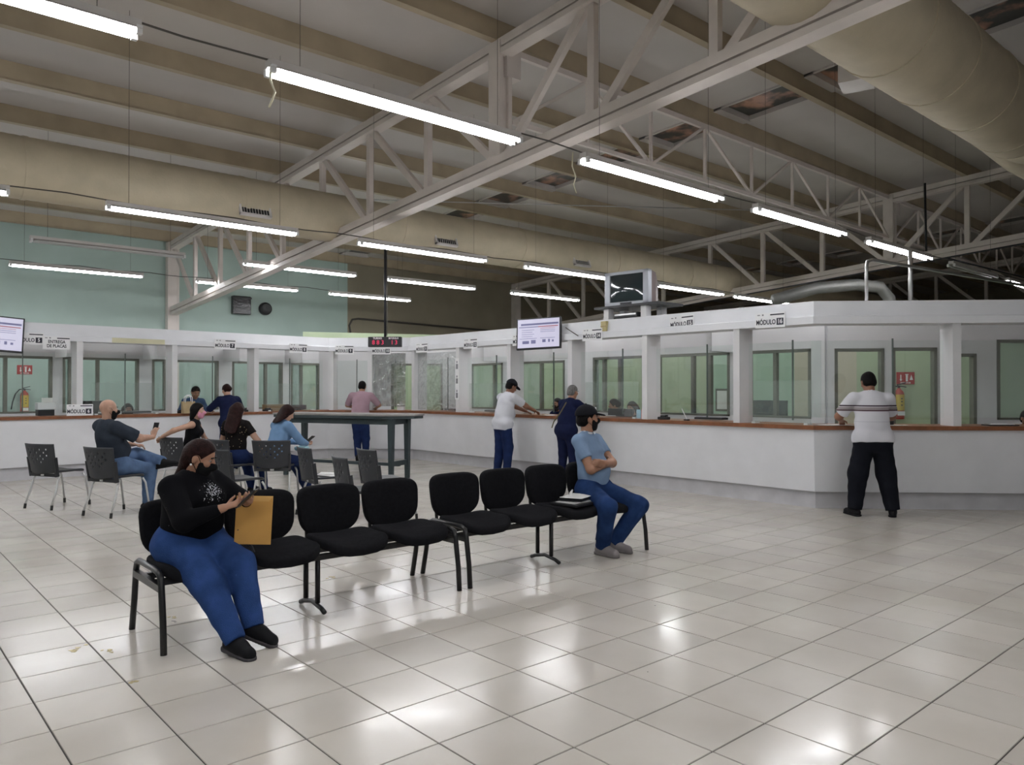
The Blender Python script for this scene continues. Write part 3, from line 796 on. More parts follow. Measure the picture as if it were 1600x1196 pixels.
# ------------------------------------------------------------------ module signs
M_SIGN = mat('sign_white', (.82, .82, .83), .5, var=.02)
M_INK = mat('sign_ink', (.03, .03, .045), .6, var=0)
M_INKW = mat('sign_number_white', (.85, .85, .85), .5, var=0)
M_GREYINK = mat('sign_small_print', (.22, .22, .24), .6, var=0)
def sign(i, s, d, z, num, label, w=.42, h=.19, tilt=0.0, lines=None):
    p = on_seg(i, s, d, z); rz = seg_rz(i)
    r = empty('module_sign', p, rz, label, 'sign', 'module signs')
    r.rotation_euler = (0, tilt, rz)
    MB().box((0, 0, 0), (w, .006, h)).build('board', M_SIGN, r)
    Fm = Matrix.Translation((0, -.004, 0)) @ Matrix.Rotation(PI / 2, 4, 'X')
    MB().box((.05 * w / .42 + .05, -.0045, h * .36), (w * .46, .003, h * .085)).build('top_bar', M_INK, r)
    MB().box((-w * .38, -.0045, h * .37), (.035, .003, .012)).build('crest', M_GREYINK, r)
    MB().box((-w * .24, -.0045, h * .37), (.02, .003, .02)).build('crest', M_GREYINK, r)
    if lines:
        for k, tx in enumerate(lines):
            text_mesh('lettering', tx, h * .34, M_INK, r, Matrix.Translation((0, 0, h * (.07 - .33 * k))) @ Fm, bold=.0018, extrude=.001, sx=.80)
    else:
        text_mesh('lettering', 'M\u00d3DULO', h * .46, M_INK, r, Matrix.Translation((-w * .14, 0, -h * .14)) @ Fm, bold=.002, extrude=.001, sx=.72)
        nb = MB().box((w * .33, -.0045, -h * .12), (w * .22, .003, h * .46)).build('number_box', M_INK, r)
        text_mesh('number', str(num), h * .42, M_INKW, nb, Matrix.Translation((w * .33, -.0025, -h * .12)) @ Fm, bold=.002, extrude=.001, sx=.85)
    return r
sign(0, s_of_x(0, 2.27), -.012, 2.30, 5, 'white module 5 sign half hidden by the left wall screen')
sign(0, s_of_x(0, 2.66), -.03, 2.245, 0, 'white sign reading Entrega de placas on the fascia ledge', w=.40, h=.21, lines=['ENTREGA', 'DE PLACAS'])
sign(0, s_of_x(0, 3.02), .015, 1.131, 6, 'white module 6 sign standing on the countertop above the bald man', w=.40)
sign(0, s_of_x(0, 5.50), -.012, 2.335, 7, 'white module 7 sign on the fascia above the navy-dressed woman')
sign(0, s_of_x(0, 7.03), -.012, 2.315, 8, 'white module 8 sign beside the corner of the fascia', w=.40)
sign(1, .33, -.012, 2.31, 9, 'white module 9 sign above the man in pink', w=.40)
sign(1, 1.12, -.012, 2.305, 10, 'white module 10 sign under the red number display', w=.40)
sign(2, s_of_y(2, 12.97), -.012, 2.325, 11, 'white module 11 sign just past the corner')
sign(2, s_of_y(2, 11.36), -.012, 2.34, 12, 'white module 12 sign in the middle of the long fascia')
sign(2, s_of_y(2, 9.95), -.012, 2.34, 13, 'white module 13 sign partly behind the tilted wall screen')
sign(2, s_of_y(2, 8.25), -.012, 2.345, 14, 'white module 14 sign between the wall screen and the television')
sign(2, s_of_y(2, 6.56), .02, 2.43, 15, 'white module 15 sign tilted high below the television', tilt=-.03)
sign(2, s_of_y(2, 5.17), -.012, 2.365, 16, 'white module 16 sign nearest the angled counter')

# ------------------------------------------------------------------ flat screens, number display, tube television
M_SCREEN = mat('screen_page', (.25, .25, .3), .3, var=.02, emit=(.66, .64, .82), estr=.30)
M_SCRINK = mat('screen_print_blue', (.1, .1, .2), .4, var=0, emit=(.20, .20, .36), estr=.2)
M_SCRRED = mat('screen_print_red', (.3, .1, .1), .4, var=0, emit=(.32, .14, .18), estr=.25)
def flat_screen(p, rz, tilt, roll, w, h, label):
    r = empty('wall_screen', p, rz, label, 'screen'); r.rotation_euler = (tilt, roll, rz)
    MB().box((0, .02, 0), (w, .05, h)).build('case', M_BLACK, r, bevel=.006)
    MB().box((0, -.007, 0.005), (w - .05, .006, h - .05)).build('display', M_SCREEN, r)
    d = bpy.data.objects[r.children[-1].name]
    W_, H_ = w - .05, h - .05
    def ln(x0, x1, z, t, m, nm='page_line'): MB().mm((x0 * W_, -.0125, z * H_ - t / 2), (x1 * W_, -.0102, z * H_ + t / 2)).build(nm, m, d)
    ln(-.42, .48, .33, .03, M_SCRINK); ln(-.47, .0, .235, .012, M_SCRINK); ln(.0, .47, .235, .016, M_SCRRED)
    for k in range(4): ln(-.40, -.10 - .04 * (k % 2), .13 - k * .075, .006, M_SCRINK)
    for k in range(3): ln(.05, .40, .17 - k * .06, .006, M_SCRRED if k == 0 else M_SCRINK)
    ln(-.45, -.03, -.17, .007, M_SCRINK); ln(.05, .40, -.17, .007, M_SCRINK)
    ln(-.38, -.22, -.30, .05, M_SCRINK); ln(-.17, -.06, -.29, .06, M_SCRINK); ln(.10, .18, -.27, .05, M_SCRINK); ln(.24, .28, -.27, .05, M_SCRINK); ln(.33, .37, -.28, .035, M_SCRINK)
    MB().box((w * .1, .075, .0), (.12, .07, .14)).build('bracket', M_DARKMETAL, r)
    return r
flat_screen((1.70, 14.27, 2.36), seg_rz(0) + .05, -.05, .06, .98, .56, 'flat screen showing a printed page, cut by the left picture edge')
flat_screen((8.72, 9.28, 2.41), seg_rz(2) + .42, -.10, -.03, .80, .53, 'tilted flat screen showing a printed page on the long fascia')
tag(MB().tube([(8.98, 8.9, 2.50), (8.93, 8.72, 2.42), (8.91, 8.55, 2.34)], .008, 5).build('screen_cable', M_WIRE), 'thin cable looping from the tilted wall screen', 'cable')
# number display on a ceiling pole
nd = empty('number_display', (7.40, 11.93, 2.244), -math.radians(45), 'red digit number display hanging on a black pole at the corner', 'display')
nd.scale = (.92, .92, .92)
MB().box((0, 0, .10), (.66, .10, .20)).build('case', M_BLACK, nd, bevel=.008)
MB().tube([(.0, .0, .20), (.0, .0, 1.955)], .025, 8).build('pole', M_DARKMETAL, nd, smooth=True)
MB().tube([(.035, 0, .22), (.045, 0, 1.0), (.03, 0, 1.5), (.035, 0, 1.93)], .008, 5).build('pole_cable', M_WIRE, nd)
Fm = Matrix.Rotation(PI / 2, 4, 'X')
M_CAP = mat('caption_pale', (.7, .6, .65), .5, var=0)
M_LED = mat('led_red', (.5, .02, .05), .4, var=0, emit=(.6, .02, .10), estr=.4)
text_mesh('caption', 'TURNO', .05, M_CAP, nd, Matrix.Translation((-.14, -.052, .168)) @ Fm, bold=.002)
text_mesh('caption', 'M\u00d3DULO', .045, M_CAP, nd, Matrix.Translation((.18, -.052, .168)) @ Fm, bold=.002)
for x, tx in ((-.22, '8'), (-.13, '8'), (-.04, '3'), (.15, '1'), (.23, '3')):
    text_mesh('led_digit', tx, .12, M_LED, nd, Matrix.Translation((x, -.052, .085)) @ Fm, bold=.0)
# tube television on its stand
tv = empty('tube_television', (9.12, 7.70, 2.775), -PI / 2 + .12, 'old silver tube television standing on a black shelf above the fascia', 'television')
M_SILVER = mat('television_silver', (.42, .44, .48), .4, metal=.3, var=.02)
M_CRT = mat('crt_glass', (.02, .03, .035), .08, var=0, coat=.5)
m = MB(); w, h = .80, .53
m.mm((-w / 2, -.04, 0), (w / 2, .06, .06)); m.mm((-w / 2, -.04, h - .05), (w / 2, .06, h)); m.mm((-w / 2, -.04, 0), (-w / 2 + .10, .06, h)); m.mm((w / 2 - .10, -.04, 0), (w / 2, .06, h))
m.build('bezel', M_SILVER, tv, bevel=.008)
vs = []; fs = []
for k in range(9):
    for j in range(11):
        x = (-.5 + j / 10) * (w - .2); z = .06 + (h - .11) * k / 8; vs.append((x, -.02 - .02 * (1 - (2 * j / 10 - 1) ** 2) * (1 - (2 * k / 8 - 1) ** 2), z))
for k in range(8):
    for j in range(10): q = k * 11 + j; fs.append((q, q + 1, q + 12, q + 11))
MB().add(vs, fs).build('crt_face', M_CRT, tv, smooth=True)
def frus(mb, y0, y1, a, b):
    (x0, z0, x1, z1), (p0, q0, p1, q1) = a, b
    mb.add([(x0, y0, z0), (x1, y0, z0), (x1, y0, z1), (x0, y0, z1), (p0, y1, q0), (p1, y1, q0), (p1, y1, q1), (p0, y1, q1)], [(0, 1, 2, 3), (7, 6, 5, 4), (0, 4, 5, 1), (1, 5, 6, 2), (2, 6, 7, 3), (3, 7, 4, 0)])
m = MB(); frus(m, .06, .22, (-.39, .01, .39, .52), (-.37, .02, .37, .50)); frus(m, .22, .50, (-.37, .02, .37, .50), (-.24, .05, .24, .36))
m.build('back_shell', mat('television_shell', (.16, .12, .115), .5, var=.05), tv)
MB().box((0, -.045, .03), (.2, .02, .03)).build('control_flap', M_DARKMETAL, tv)
sh = empty('television_shelf', (9.15, 7.62, 2.57), -PI / 2, 'black shelf on white legs holding the tube television', 'shelf')
MB().box((0, .12, .185), (1.25, .62, .035)).build('board', M_BLACK, sh)
for x in (-.42, .32): MB().box((x, -.08, .085), (.10, .12, .17)).build('leg', M_WHITE2, sh)
for x in (-.42, .32): MB().box((x, .30, .085), (.10, .12, .17)).build('leg', M_WHITE2, sh)
vc = empty('video_player', (9.13, 7.62, 2.57), -PI / 2, 'thin dark video player lying under the television shelf', 'player')
MB().box((-.02, 0.02, .045), (.46, .30, .07)).build('case', M_BLACK, vc, bevel=.004); MB().box((-.02, -.132, .055), (.42, .01, .025)).build('front_strip', M_CHROME, vc)
yb = empty('yellow_box', tuple(on_seg(2, s_of_y(2, 8.05), .055, 2.385)), seg_rz(2), 'small yellowed box standing on the fascia ledge before the television', 'box')
MB().box((0, .02, .08), (.11, .10, .16)).build('body', mat('yellow_card', (.55, .47, .24), .7, var=.1), yb, bevel=.004); MB().box((0, -.034, .08), (.112, .004, .006)).build('seam', M_WOOD, yb)

# ------------------------------------------------------------------ fire extinguishers and their signs
M_RED = mat('extinguisher_red', (.42, .05, .035), .35, var=.04)
M_YEL = mat('extinguisher_label', (.62, .45, .06), .5, var=.03)
def extinguisher(p, rz, label):
    r = empty('fire_extinguisher', p, rz, label, 'extinguisher')
    MB().lathe([(.075, 0), (.085, .02), (.085, .42), (.07, .47), (.03, .51), (.025, .53)], n=20).build('cylinder', M_RED, r, smooth=40)
    vs = []; fs = []
    for k in range(9):
        a = -PI / 2 - 1.0 + k * .25
        for z in (.15, .42): vs.append((.0865 * math.cos(a), .0865 * math.sin(a), z))
    for k in range(8): fs.append((2 * k, 2 * k + 2, 2 * k + 3, 2 * k + 1))
    MB().add(vs, fs).build('label_sleeve', M_YEL, r, fix=False)
    for z in (.24, .30, .35): MB().box((.01, -.0885, z), (.025, .003, .02)).build('label_mark', M_INK, r)
    MB().box((0, -.0875, .10), (.12, .004, .07)).build('label_base', M_SIGN, r)
    MB().tube([(0, 0, .52), (0, 0, .57)], .02, 10).build('valve', M_DARKMETAL, r)
    MB().bar((-.03, 0, .57), (.12, 0, .545), .025, .015).build('lever', M_DARKMETAL, r); MB().bar((-.03, 0, .585), (.11, 0, .62), .025, .015).build('lever', M_DARKMETAL, r)
    MB().tube([(-.02, 0, .56), (-.10, 0, .55), (-.18, -.01, .45), (-.23, -.01, .28), (-.26, -.01, .10)], .013, 7).build('hose', M_BLACK, r, smooth=True)
    MB().box((0, .09, .3), (.06, .04, .25)).build('wall_bracket', M_DARKMETAL, r)
    return r
def ext_sign(p, rz, label):
    r = empty('extinguisher_sign', p, rz, label, 'sign')
    MB().box((0, 0, 0), (.30, .008, .21)).build('board', mat('sign_red', (.45, .03, .03), .5, var=.02), r)
    m = MB(); m.box((-.08, -.006, .02), (.018, .003, .08)); m.add([(-.105, -.007, -.015), (-.055, -.007, -.015), (-.08, -.007, -.055)], [(0, 1, 2)]); m.build('arrow', M_INKW, r, fix=False)
    m = MB(); m.box((.02, -.006, .0), (.035, .003, .11)); m.box((.02, -.006, .065), (.055, .003, .015)); m.build('extinguisher_mark', M_INKW, r)
    m = MB(); m.add([(.065, -.007, -.03), (.125, -.007, -.03), (.095, -.007, .06)], [(0, 1, 2)]); m.build('flame_mark', M_INKW, r, fix=False)
    text_mesh('lettering', 'EXTINTOR', .035, M_INKW, r, Matrix.Translation((.0, -.0055, -.082)) @ Matrix.Rotation(PI / 2, 4, 'X'), bold=.001)
    return r
extinguisher((3.14, 20.46, .92), .05, 'red extinguisher with yellow label seen through the left window')
ext_sign((3.16, 20.59, 1.925), 0, 'red extinguisher sign on the mint wall behind the left window')
a_, t_ = Vector(OF[3]), (Vector(OF[4]) - Vector(OF[3])).normalized()
n_ = Vector((-t_.y, t_.x))
q = a_ + t_ * ((13.72 - a_.x) / t_.x) - n_ * .20
extinguisher((q.x, q.y, .97), math.atan2(t_.y, t_.x), 'red extinguisher with yellow label seen through the right-hand door')
q = a_ + t_ * ((13.84 - a_.x) / t_.x) - n_ * .06
ext_sign((q.x, q.y, 1.67), math.atan2(t_.y, t_.x), 'red extinguisher sign on the green wall behind the right-hand door')
# ------------------------------------------------------------------ black four-seat benches
M_FABRIC = mat('bench_black_fabric', (.011, .011, .013), .95, var=.15, scale=40, bump=.3, bscale=400, spec=.2)
M_LEG = mat('bench_black_enamel', (.008, .008, .009), .35, var=0)
M_GREYTAG = mat('tag_grey', (.4, .4, .4), .5, var=0)
def bench(x0, label):
    """ends at x0 and x0+2.07; rear legs at y 5.12, front legs 4.50; sitters face -Y"""
    b = empty('waiting_bench', (x0, 4.80, 0), 0, label, 'bench', 'black four-seat waiting benches')
    L = 2.07
    for k in range(4):
        cx = .26 + .517 * k
        def T(p, cx=cx):      # seat: waterfall front, slight dish
            x, y, z = p
            yy = y
            dz = -.030 * max(0, (-y - .10) / .13) ** 2 + .03 * (x / .24) ** 2 + .012 * max(0, y / .22)
            return (cx + x, yy - .03, .418 + z + dz)
        s = MB().pad(superellipse(.49, .47, 4.0, 32), .068, T, edge=.028, crown=.004).build('seat', M_FABRIC, b, smooth=True)
        def T2(p, cx=cx):     # backrest: hollow towards the sitter, leaning back
            x, y, z = p        # y up the back, z thickness
            yy = .24 + .02 * 0 + (y) * .10 - .045 * (x / .25) ** 2
            return (cx + x * (1 + .05 * y / .18), yy + .03 - z * .99, .615 + y)
        bk = MB().pad(superellipse(.485, .36, 4.6, 36, nb=2.7), .062, T2, edge=.026).build('backrest', M_FABRIC, b, smooth=True)
        for sx in (-.15, .15):
            MB().tube([(cx + sx, .12, .372), (cx + sx, .24, .375), (cx + sx, .275, .40), (cx + sx, .285, .47), (cx + sx, .293, .56)], [.014] * 5, 6).build('back_stem', M_LEG, b, smooth=True)
        MB().box((cx, -.245, .392), (.05, .004, .012)).build('maker_tag', M_GREYTAG, s)
    for y in (-.10, .12): MB().bar((.02, y, .362), (L - .02, y, .362), .04, .035).build('rail', M_LEG, b)
    for k, x in enumerate((0.0, L)):
        m = MB(); sx = 1 if k == 0 else -1
        m.tube([(x, .32, 0), (x, .27, .20), (x, .235, .39), (x, .215, .43), (x, .17, .448), (x, -.10, .448), (x, -.19, .445), (x, -.235, .43), (x, -.25, .39), (x, -.285, .18), (x, -.30, 0)], .019, 10)
        m.build('end_leg_frame', M_LEG, b, smooth=True)
        MB().bar((x, .24, .362), (x, -.25, .362), .035, .04).build('end_rail', M_LEG, b)
    px = L / 2
    for y in (-.10, .07): MB().tube([(px, y, .36), (px, y, .06)], .018, 8).build('pedestal_tube', M_LEG, b, smooth=True)
    MB().tube([(px, -.20, .016), (px, -.15, .035), (px, -.02, .058), (px, .10, .035), (px, .15, .016)], .016, 8).build('pedestal_foot', M_LEG, b, smooth=True)
    return b
bench(1.36, 'black four-seat bench carrying the woman with the envelope')
bench(3.53, 'black four-seat bench carrying the man in the blue polo')

# ------------------------------------------------------------------ grey stacking chairs with pierced backs
M_SHELL = mat('chair_shell_charcoal', (.030, .032, .038), .5, var=.1, scale=10)
M_CFRAME = mat('chair_frame_charcoal', (.022, .023, .027), .5, var=0)
M_CLEG = mat('chair_leg_silver', (.62, .62, .62), .35, metal=.5, var=.03)
M_CFOOT = mat('chair_foot_black', (.015, .015, .015), .6, var=0)
def make_chair():
    c = empty('stacking_chair', (0, 0, 0), 0)     # faces +Y
    # back: grid with slots knocked out
    nx, nz = 27, 19; w, h = .46, .34
    def B(j, k):
        x = (-.5 + j / nx) * w; t = k / nz
        wid = 1.0 + .10 * t
        zz = .47 + h * t - .035 * (1 - t) * (1 - (2 * j / nx - 1) ** 2) * 1.0
        corner = max(0, t - .8) * 5
        yy = -.21 - .06 * t + .055 * (1 - (2 * abs(j / nx - .5)) ** 2) * -1.0
        return (x * wid, yy, zz)
    holes = set()
    pat = [(5, 15), (10, 15), (16, 15), (21, 15), (7, 13), (13, 13), (19, 13), (5, 11), (10, 11), (16, 11), (21, 11), (8, 9), (13, 9), (18, 9), (10, 7), (16, 7)]
    for j, k in pat: holes |= {(j, k)}
    vs = [B(j, k) for k in range(nz + 1) for j in range(nx + 1)]
    fs = [(k * (nx + 1) + j, k * (nx + 1) + j + 1, (k + 1) * (nx + 1) + j + 1, (k + 1) * (nx + 1) + j) for k in range(nz) for j in range(nx) if (j, k) not in holes]
    o = MB().add(vs, fs).build('backrest', M_SHELL, c, fix=False, smooth=True)
    md = o.modifiers.new('thick', 'SOLIDIFY'); md.thickness = .010; md.offset = 0
    def T(p):
        x, y, z = p
        return (x, y + .01, .452 + z - .02 * max(0, (y - .10) / .12) ** 2 + .012 * (x / .23) ** 2)
    MB().pad(superellipse(.45, .44, 4.5, 30), .028, T, edge=.012).build('seat', M_SHELL, c, smooth=True)
    for sx in (-1, 1):
        MB().bar((sx * .225, -.20, .40), (sx * .232, -.235, .64), .024, .045, (0, 1, 0)).build('back_upright', M_CFRAME, c)
        MB().tube([(sx * .20, .17, .42), (sx * .215, .20, .36), (sx * .225, .25, .05)], .012, 8).build('leg', M_CLEG, c, smooth=True)
        MB().tube([(sx * .20, -.14, .42), (sx * .215, -.18, .36), (sx * .225, -.215, .22), (sx * .235, -.28, .05)], .012, 8).build('leg', M_CLEG, c, smooth=True)
        MB().tube([(sx * .225, .25, .06), (sx * .226, .253, 0.0)], .016, 8).build('foot_cap', M_CFOOT, c)
        MB().tube([(sx * .234, -.275, .06), (sx * .236, -.283, 0.0)], .016, 8).build('foot_cap', M_CFOOT, c)
    MB().mm((-.235, -.225, .40), (.235, -.195, .44)).build('rear_rail', M_CFRAME, c)
    MB().box((0, -.227, .42), (.05, .006, .022)).build('maker_tag', M_INKW, c)
    return c
# (x, y) of the chair, heading of the sitter in degrees from +X
CH = [(2.08, 11.08, 27, 'empty grey pierced-back chair on its own at the far left'),
      (2.49, 9.96, 24, 'grey chair under the bald man'),
      (3.72, 11.30, 20, 'grey pierced-back chair under the girl with the pink mask'),
      (4.05, 10.35, 12, 'grey chair under the long-haired woman in the dotted blouse'),
      (3.45, 8.70, 8, 'empty grey chair right behind the head of the woman on the bench'),
      (4.42, 9.85, 50, 'grey chair under the woman in the denim jacket'),
      (4.30, 8.22, -8, 'grey chair with loose papers on its seat'),
      (4.72, 7.55, -5, 'grey chair mostly hidden between two other empty chairs'),
      (4.02, 6.85, -12, 'grey chair nearest the benches, seen from behind')]
proto = make_chair()
for k, (x, y, hd_, lab) in enumerate(CH):
    o = proto if k == 0 else copy_tree(proto)
    o.location = (x, y, 0); o.rotation_euler = (0, 0, math.radians(hd_ - 90))
    tag(o, lab, 'chair', 'grey stacking chairs')
M_PAPER = mat('paper_white', (.78, .78, .76), .8, var=.03)
def sheetpaper(p, w, h, rz, label, m=M_PAPER, cat='paper'):
    rnd = random.Random(int(p[0] * 100)); vs = []; fs = []
    for k in range(5):
        for j in range(5):
            vs.append(((j / 4 - .5) * w, (k / 4 - .5) * h, .004 + .006 * rnd.random() * (1 if (j in (0, 4) or k in (0, 4)) else .3)))
    n = len(vs); vs += [(x, y, z - .002) for x, y, z in vs]
    for k in range(4):
        for j in range(4): q = k * 5 + j; fs += [(q, q + 1, q + 6, q + 5), (q + n, q + 5 + n, q + 6 + n, q + 1 + n)]
    rim = [k for k in range(5)] + [5 * k + 4 for k in range(1, 5)] + [20 + k for k in (3, 2, 1, 0)] + [15, 10, 5]
    for a, b in zip(rim, rim[1:] + rim[:1]): fs.append((a, a + n, b + n, b))
    return tag(MB().add(vs, fs).build('paper_sheet', m, loc=p, rot=(0, 0, rz)), label, cat)
sheetpaper((4.33, 8.20, .470), .26, .33, .3, 'loose white sheet lying on the seat of an empty chair')
sheetpaper((4.40, 8.27, .476), .22, .30, .9, 'second loose sheet lying askew on the chair seat')

# ------------------------------------------------------------------ high writing table
M_TGREEN = mat('table_dark_green_paint', (.035, .052, .058), .45, var=.1, scale=8)
M_TTOP = mat('table_top_worn_grey', (.28, .26, .25), .45, var=.2, scale=4)
tb_ = empty('writing_table', (6.45, 11.65, 0), math.atan2(-2.02, .90), 'tall dark green writing table with slanted ends behind the chairs', 'table')
hl, hw = 1.28, .36
out = [(-hl, -hw + .0), (hl - .30, -hw), (hl + .12, -hw + .34), (hl + .12, hw - .10), (hl - .10, hw), (-hl, hw)]
MB().prism(out, 1.045, 1.075).build('top', M_TTOP, tb_, bevel=.004)
MB().prism([(x * .985, y * .97) for x, y in out], 1.0, 1.045).build('top_edge', M_TGREEN, tb_)
for x, y in ((-1.08, -.24), (-1.08, .24), (1.08, -.24), (1.08, .24)):
    m = MB(); d = .045; sx = 1 if x > 0 else -1
    m.add([(x - d, y - d, 1.0), (x + d, y - d, 1.0), (x + d, y + d, 1.0), (x - d, y + d, 1.0), (x - d * .7 , y - d * .7 - .0, 0), (x + d * .7, y - d * .7, 0), (x + d * .7, y + d * .7, 0), (x - d * .7, y + d * .7, 0)],
          [(0, 1, 2, 3), (7, 6, 5, 4), (0, 4, 5, 1), (1, 5, 6, 2), (2, 6, 7, 3), (3, 7, 4, 0)])
    m.build('leg', M_TGREEN, tb_)
for y in (-.24, .24): MB().bar((-1.08, y, .95), (1.08, y, .95), .03, .09).build('apron', M_TGREEN, tb_)
for x in (-1.08, 1.08):
    MB().bar((x, -.24, .95), (x, .24, .95), .03, .09).build('apron', M_TGREEN, tb_); MB().bar((x, -.24, .27), (x, .24, .27), .04, .08).build('stretcher', M_TGREEN, tb_)
MB().bar((-1.08, 0, .24), (1.08, 0, .24), .06, .05).build('stretcher', M_TGREEN, tb_)

# ------------------------------------------------------------------ things on the counter
def put(i, s, d, z=1.035): return on_seg(i, s, d, z)
def small(name, i, s, d, label, cat, parts, rz=0.0):
    p = put(i, s, d); r = empty(name, p, seg_rz(i) + rz, label, cat)
    for nm, c, dim, m, bv in parts: MB().box(c, dim).build(nm, m, r, bevel=bv)
    return r
M_CARD = mat('cardboard_brown', (.30, .19, .09), .85, var=.08)
M_GREYP = mat('grey_plastic', (.25, .26, .27), .5, var=0)
M_PINKP = mat('leaflet_pink', (.75, .45, .42), .7, var=.05)
M_BLUEP = mat('leaflet_blue', (.35, .55, .65), .7, var=.05)
sx = lambda x: s_of_x(0, x); sy = lambda y: s_of_y(2, y)
small('cardboard_box', 0, sx(6.75), .50, 'brown cardboard box on the counter left of the denim woman', 'box', [('body', (0, 0, .065), (.40, .22, .13), M_CARD, .003), ('tape', (0, 0, .131), (.40, .05, .003), M_TTOP, 0)])
small('receipt_printer', 0, sx(2.62), .52, 'white receipt printer on a black base at the left counter', 'printer', [('base', (0, 0, .05), (.24, .2, .10), M_BLACK, .004), ('body', (0, 0, .16), (.26, .2, .12), M_SIGN, .01), ('paper', (.03, 0, .25), (.16, .004, .10), M_PAPER, 0)])
small('monitor', 0, sx(3.42), .56, 'black monitor back beside the module 6 sign', 'monitor', [('case', (0, 0, .16), (.42, .04, .16), M_BLACK, .004), ('stand', (0, .02, .04), (.06, .05, .08), M_BLACK, 0), ('foot', (0, .02, .006), (.2, .14, .012), M_BLACK, 0)])
def blob_parts(w): return [('body', (0, 0, .02), (w, .09, .04), M_BLACK, .008), ('lid', (.0, 0, .05), (w * .5, .07, .025), M_BLACK, .008), ('knob', (w * .3, 0, .055), (.03, .03, .03), M_BLACK, .004)]
for (i, s, lab) in ((0, sx(4.75), 'small black stapler set before the second left fin'), (0, sx(5.95), 'small black stapler set right of the navy-dressed woman'), (0, sx(6.45), 'small black stapler set before the cardboard box'),
                    (2, sy(7.0), 'small black stapler set under the module 15 sign')):
    small('desk_stapler', i, s, .18, lab, 'stapler', blob_parts(.17))
def keyboard(i, s, lab):
    r = empty('keyboard', put(i, s, .42), seg_rz(i), lab, 'keyboard')
    MB().box((0, 0, .03), (.46, .16, .03)).build('case', M_BLACK, r, bevel=.004)
    for k in range(4): MB().box((0, -.05 + k * .033, .048), (.43, .024, .006)).build('key_row', M_GREYP, r)
keyboard(2, sy(12.55), 'black keyboard on the counter behind the smooth plastic film'); keyboard(2, sy(11.15), 'black keyboard on the counter left of the man in white')
keyboard(2, sy(6.35), 'black keyboard on the counter beside the leaning pen'); keyboard(0, sx(4.05), 'black keyboard before the masked clerk on the left')
small('leaflet_stand', 2, sy(7.36), .10, 'upright leaflet stand with blue and pink print by a fin', 'leaflets', [('holder', (0, .02, .06), (.19, .03, .12), M_SIGN, 0), ('blue_leaflet', (-.045, 0, .075), (.08, .006, .13), M_BLUEP, 0), ('pink_leaflet', (.045, 0, .075), (.08, .006, .13), M_PINKP, 0)])
small('leaflet_stand', 0, sx(5.0), .30, 'upright leaflet stand with a pink page left of the clerk in blue', 'leaflets', [('holder', (0, .02, .05), (.34, .03, .10), M_SIGN, 0), ('blue_leaflet', (-.08, 0, .06), (.12, .006, .11), M_BLUEP, 0), ('pink_leaflet', (.11, 0, .06), (.11, .006, .11), M_PINKP, 0)])
small('tissue_box', 1, 1.50, .18, 'white tissue box on the corner counter under the plastic film', 'box', [('body', (0, 0, .06), (.15, .12, .12), M_SIGN, .004), ('tissue', (0, 0, .15), (.06, .02, .08), M_PAPER, .004)])
small('monitor', 0, sx(7.3), .55, 'black monitor lying low behind the denim woman', 'monitor', [('case', (0, 0, .06), (.42, .05, .10), M_BLACK, .004), ('stand', (0, .06, .02), (.2, .12, .03), M_BLACK, 0)])
small('monitor', 2, sy(8.15), .55, 'black monitor back before the two clerks under the module 14 sign', 'monitor', [('case', (0, 0, .075), (.50, .05, .11), M_BLACK, .004), ('stand', (0, .06, .02), (.2, .12, .03), M_BLACK, 0)])
# pen on a chain stand
r = empty('pen_stand', put(2, sy(6.55), .12), 0, 'leaning pen in a small stand under the module 15 sign', 'pen'); MB().box((0, 0, .01), (.06, .06, .02)).build('base', M_BLACK, r); MB().tube([(0, 0, .02), (-.05, .05, .17)], .006, 6).build('pen', M_SIGN, r)
sheetpaper(tuple(put(3, .28, .15, 1.035)), .42, .26, seg_rz(3), 'open white papers on the counter left of the man in the striped polo')
sheetpaper(tuple(put(3, 1.05, .10, 1.035)), .22, .15, seg_rz(3) + .2, 'white sheet on the counter beside the right elbow of the striped polo')
sheetpaper(tuple(put(2, sy(9.35), .12, 1.035)), .30, .21, .2, 'white sheet under the hand of the man in white')
r = empty('clipboard', put(3, s_of_x(3, 10.55), .18), seg_rz(3), 'dark clipboard with a pale sheet on the counter right of the wide fin', 'clipboard')
MB().box((0, 0, .008), (.34, .2, .014)).build('board', M_BLACK, r); MB().box((-.01, .01, .018), (.29, .17, .004)).build('sheet', M_PAPER, r); MB().box((-.15, 0, .022), (.03, .08, .012)).build('clip', M_CHROME, r)
small('card_reader', 3, .98, .30, 'black card reader beside the man in the striped polo', 'reader', [('body', (0, 0, .03), (.16, .09, .05), M_BLACK, .006), ('stub', (.06, 0, .07), (.05, .05, .05), M_BLACK, .004)])
# desk with dark monitor inside the last straight window
dk = empty('office_monitor', (11.9, 6.9, 0), -PI / 2, 'wide dark monitor on a stand inside the module 16 window', 'monitor')
MB().box((0, 0, .35), (.7, .5, .7)).build('cabinet', M_OFFB, dk, bevel=.004); MB().box((0, 0, 1.14), (.62, .05, .30)).build('screen', mat('monitor_teal_black', (.02, .03, .035), .3, var=0), dk, bevel=.005)
MB().box((0, .02, .86), (.06, .05, .34)).build('neck', M_BLACK, dk); MB().box((0, 0, .71), (.26, .18, .02)).build('base', M_BLACK, dk)
# framed notice on the mint office wall
fr_ = empty('framed_notice', (OF[2][0] - .06, 8.55, 1.27), -PI / 2, 'small framed notice on the mint office wall', 'frame')
MB().box((0, 0, 0), (.30, .02, .44)).build('frame', M_ALU, fr_, bevel=.004); MB().box((0, -.012, 0), (.22, .006, .36)).build('notice', M_PAPER, fr_)
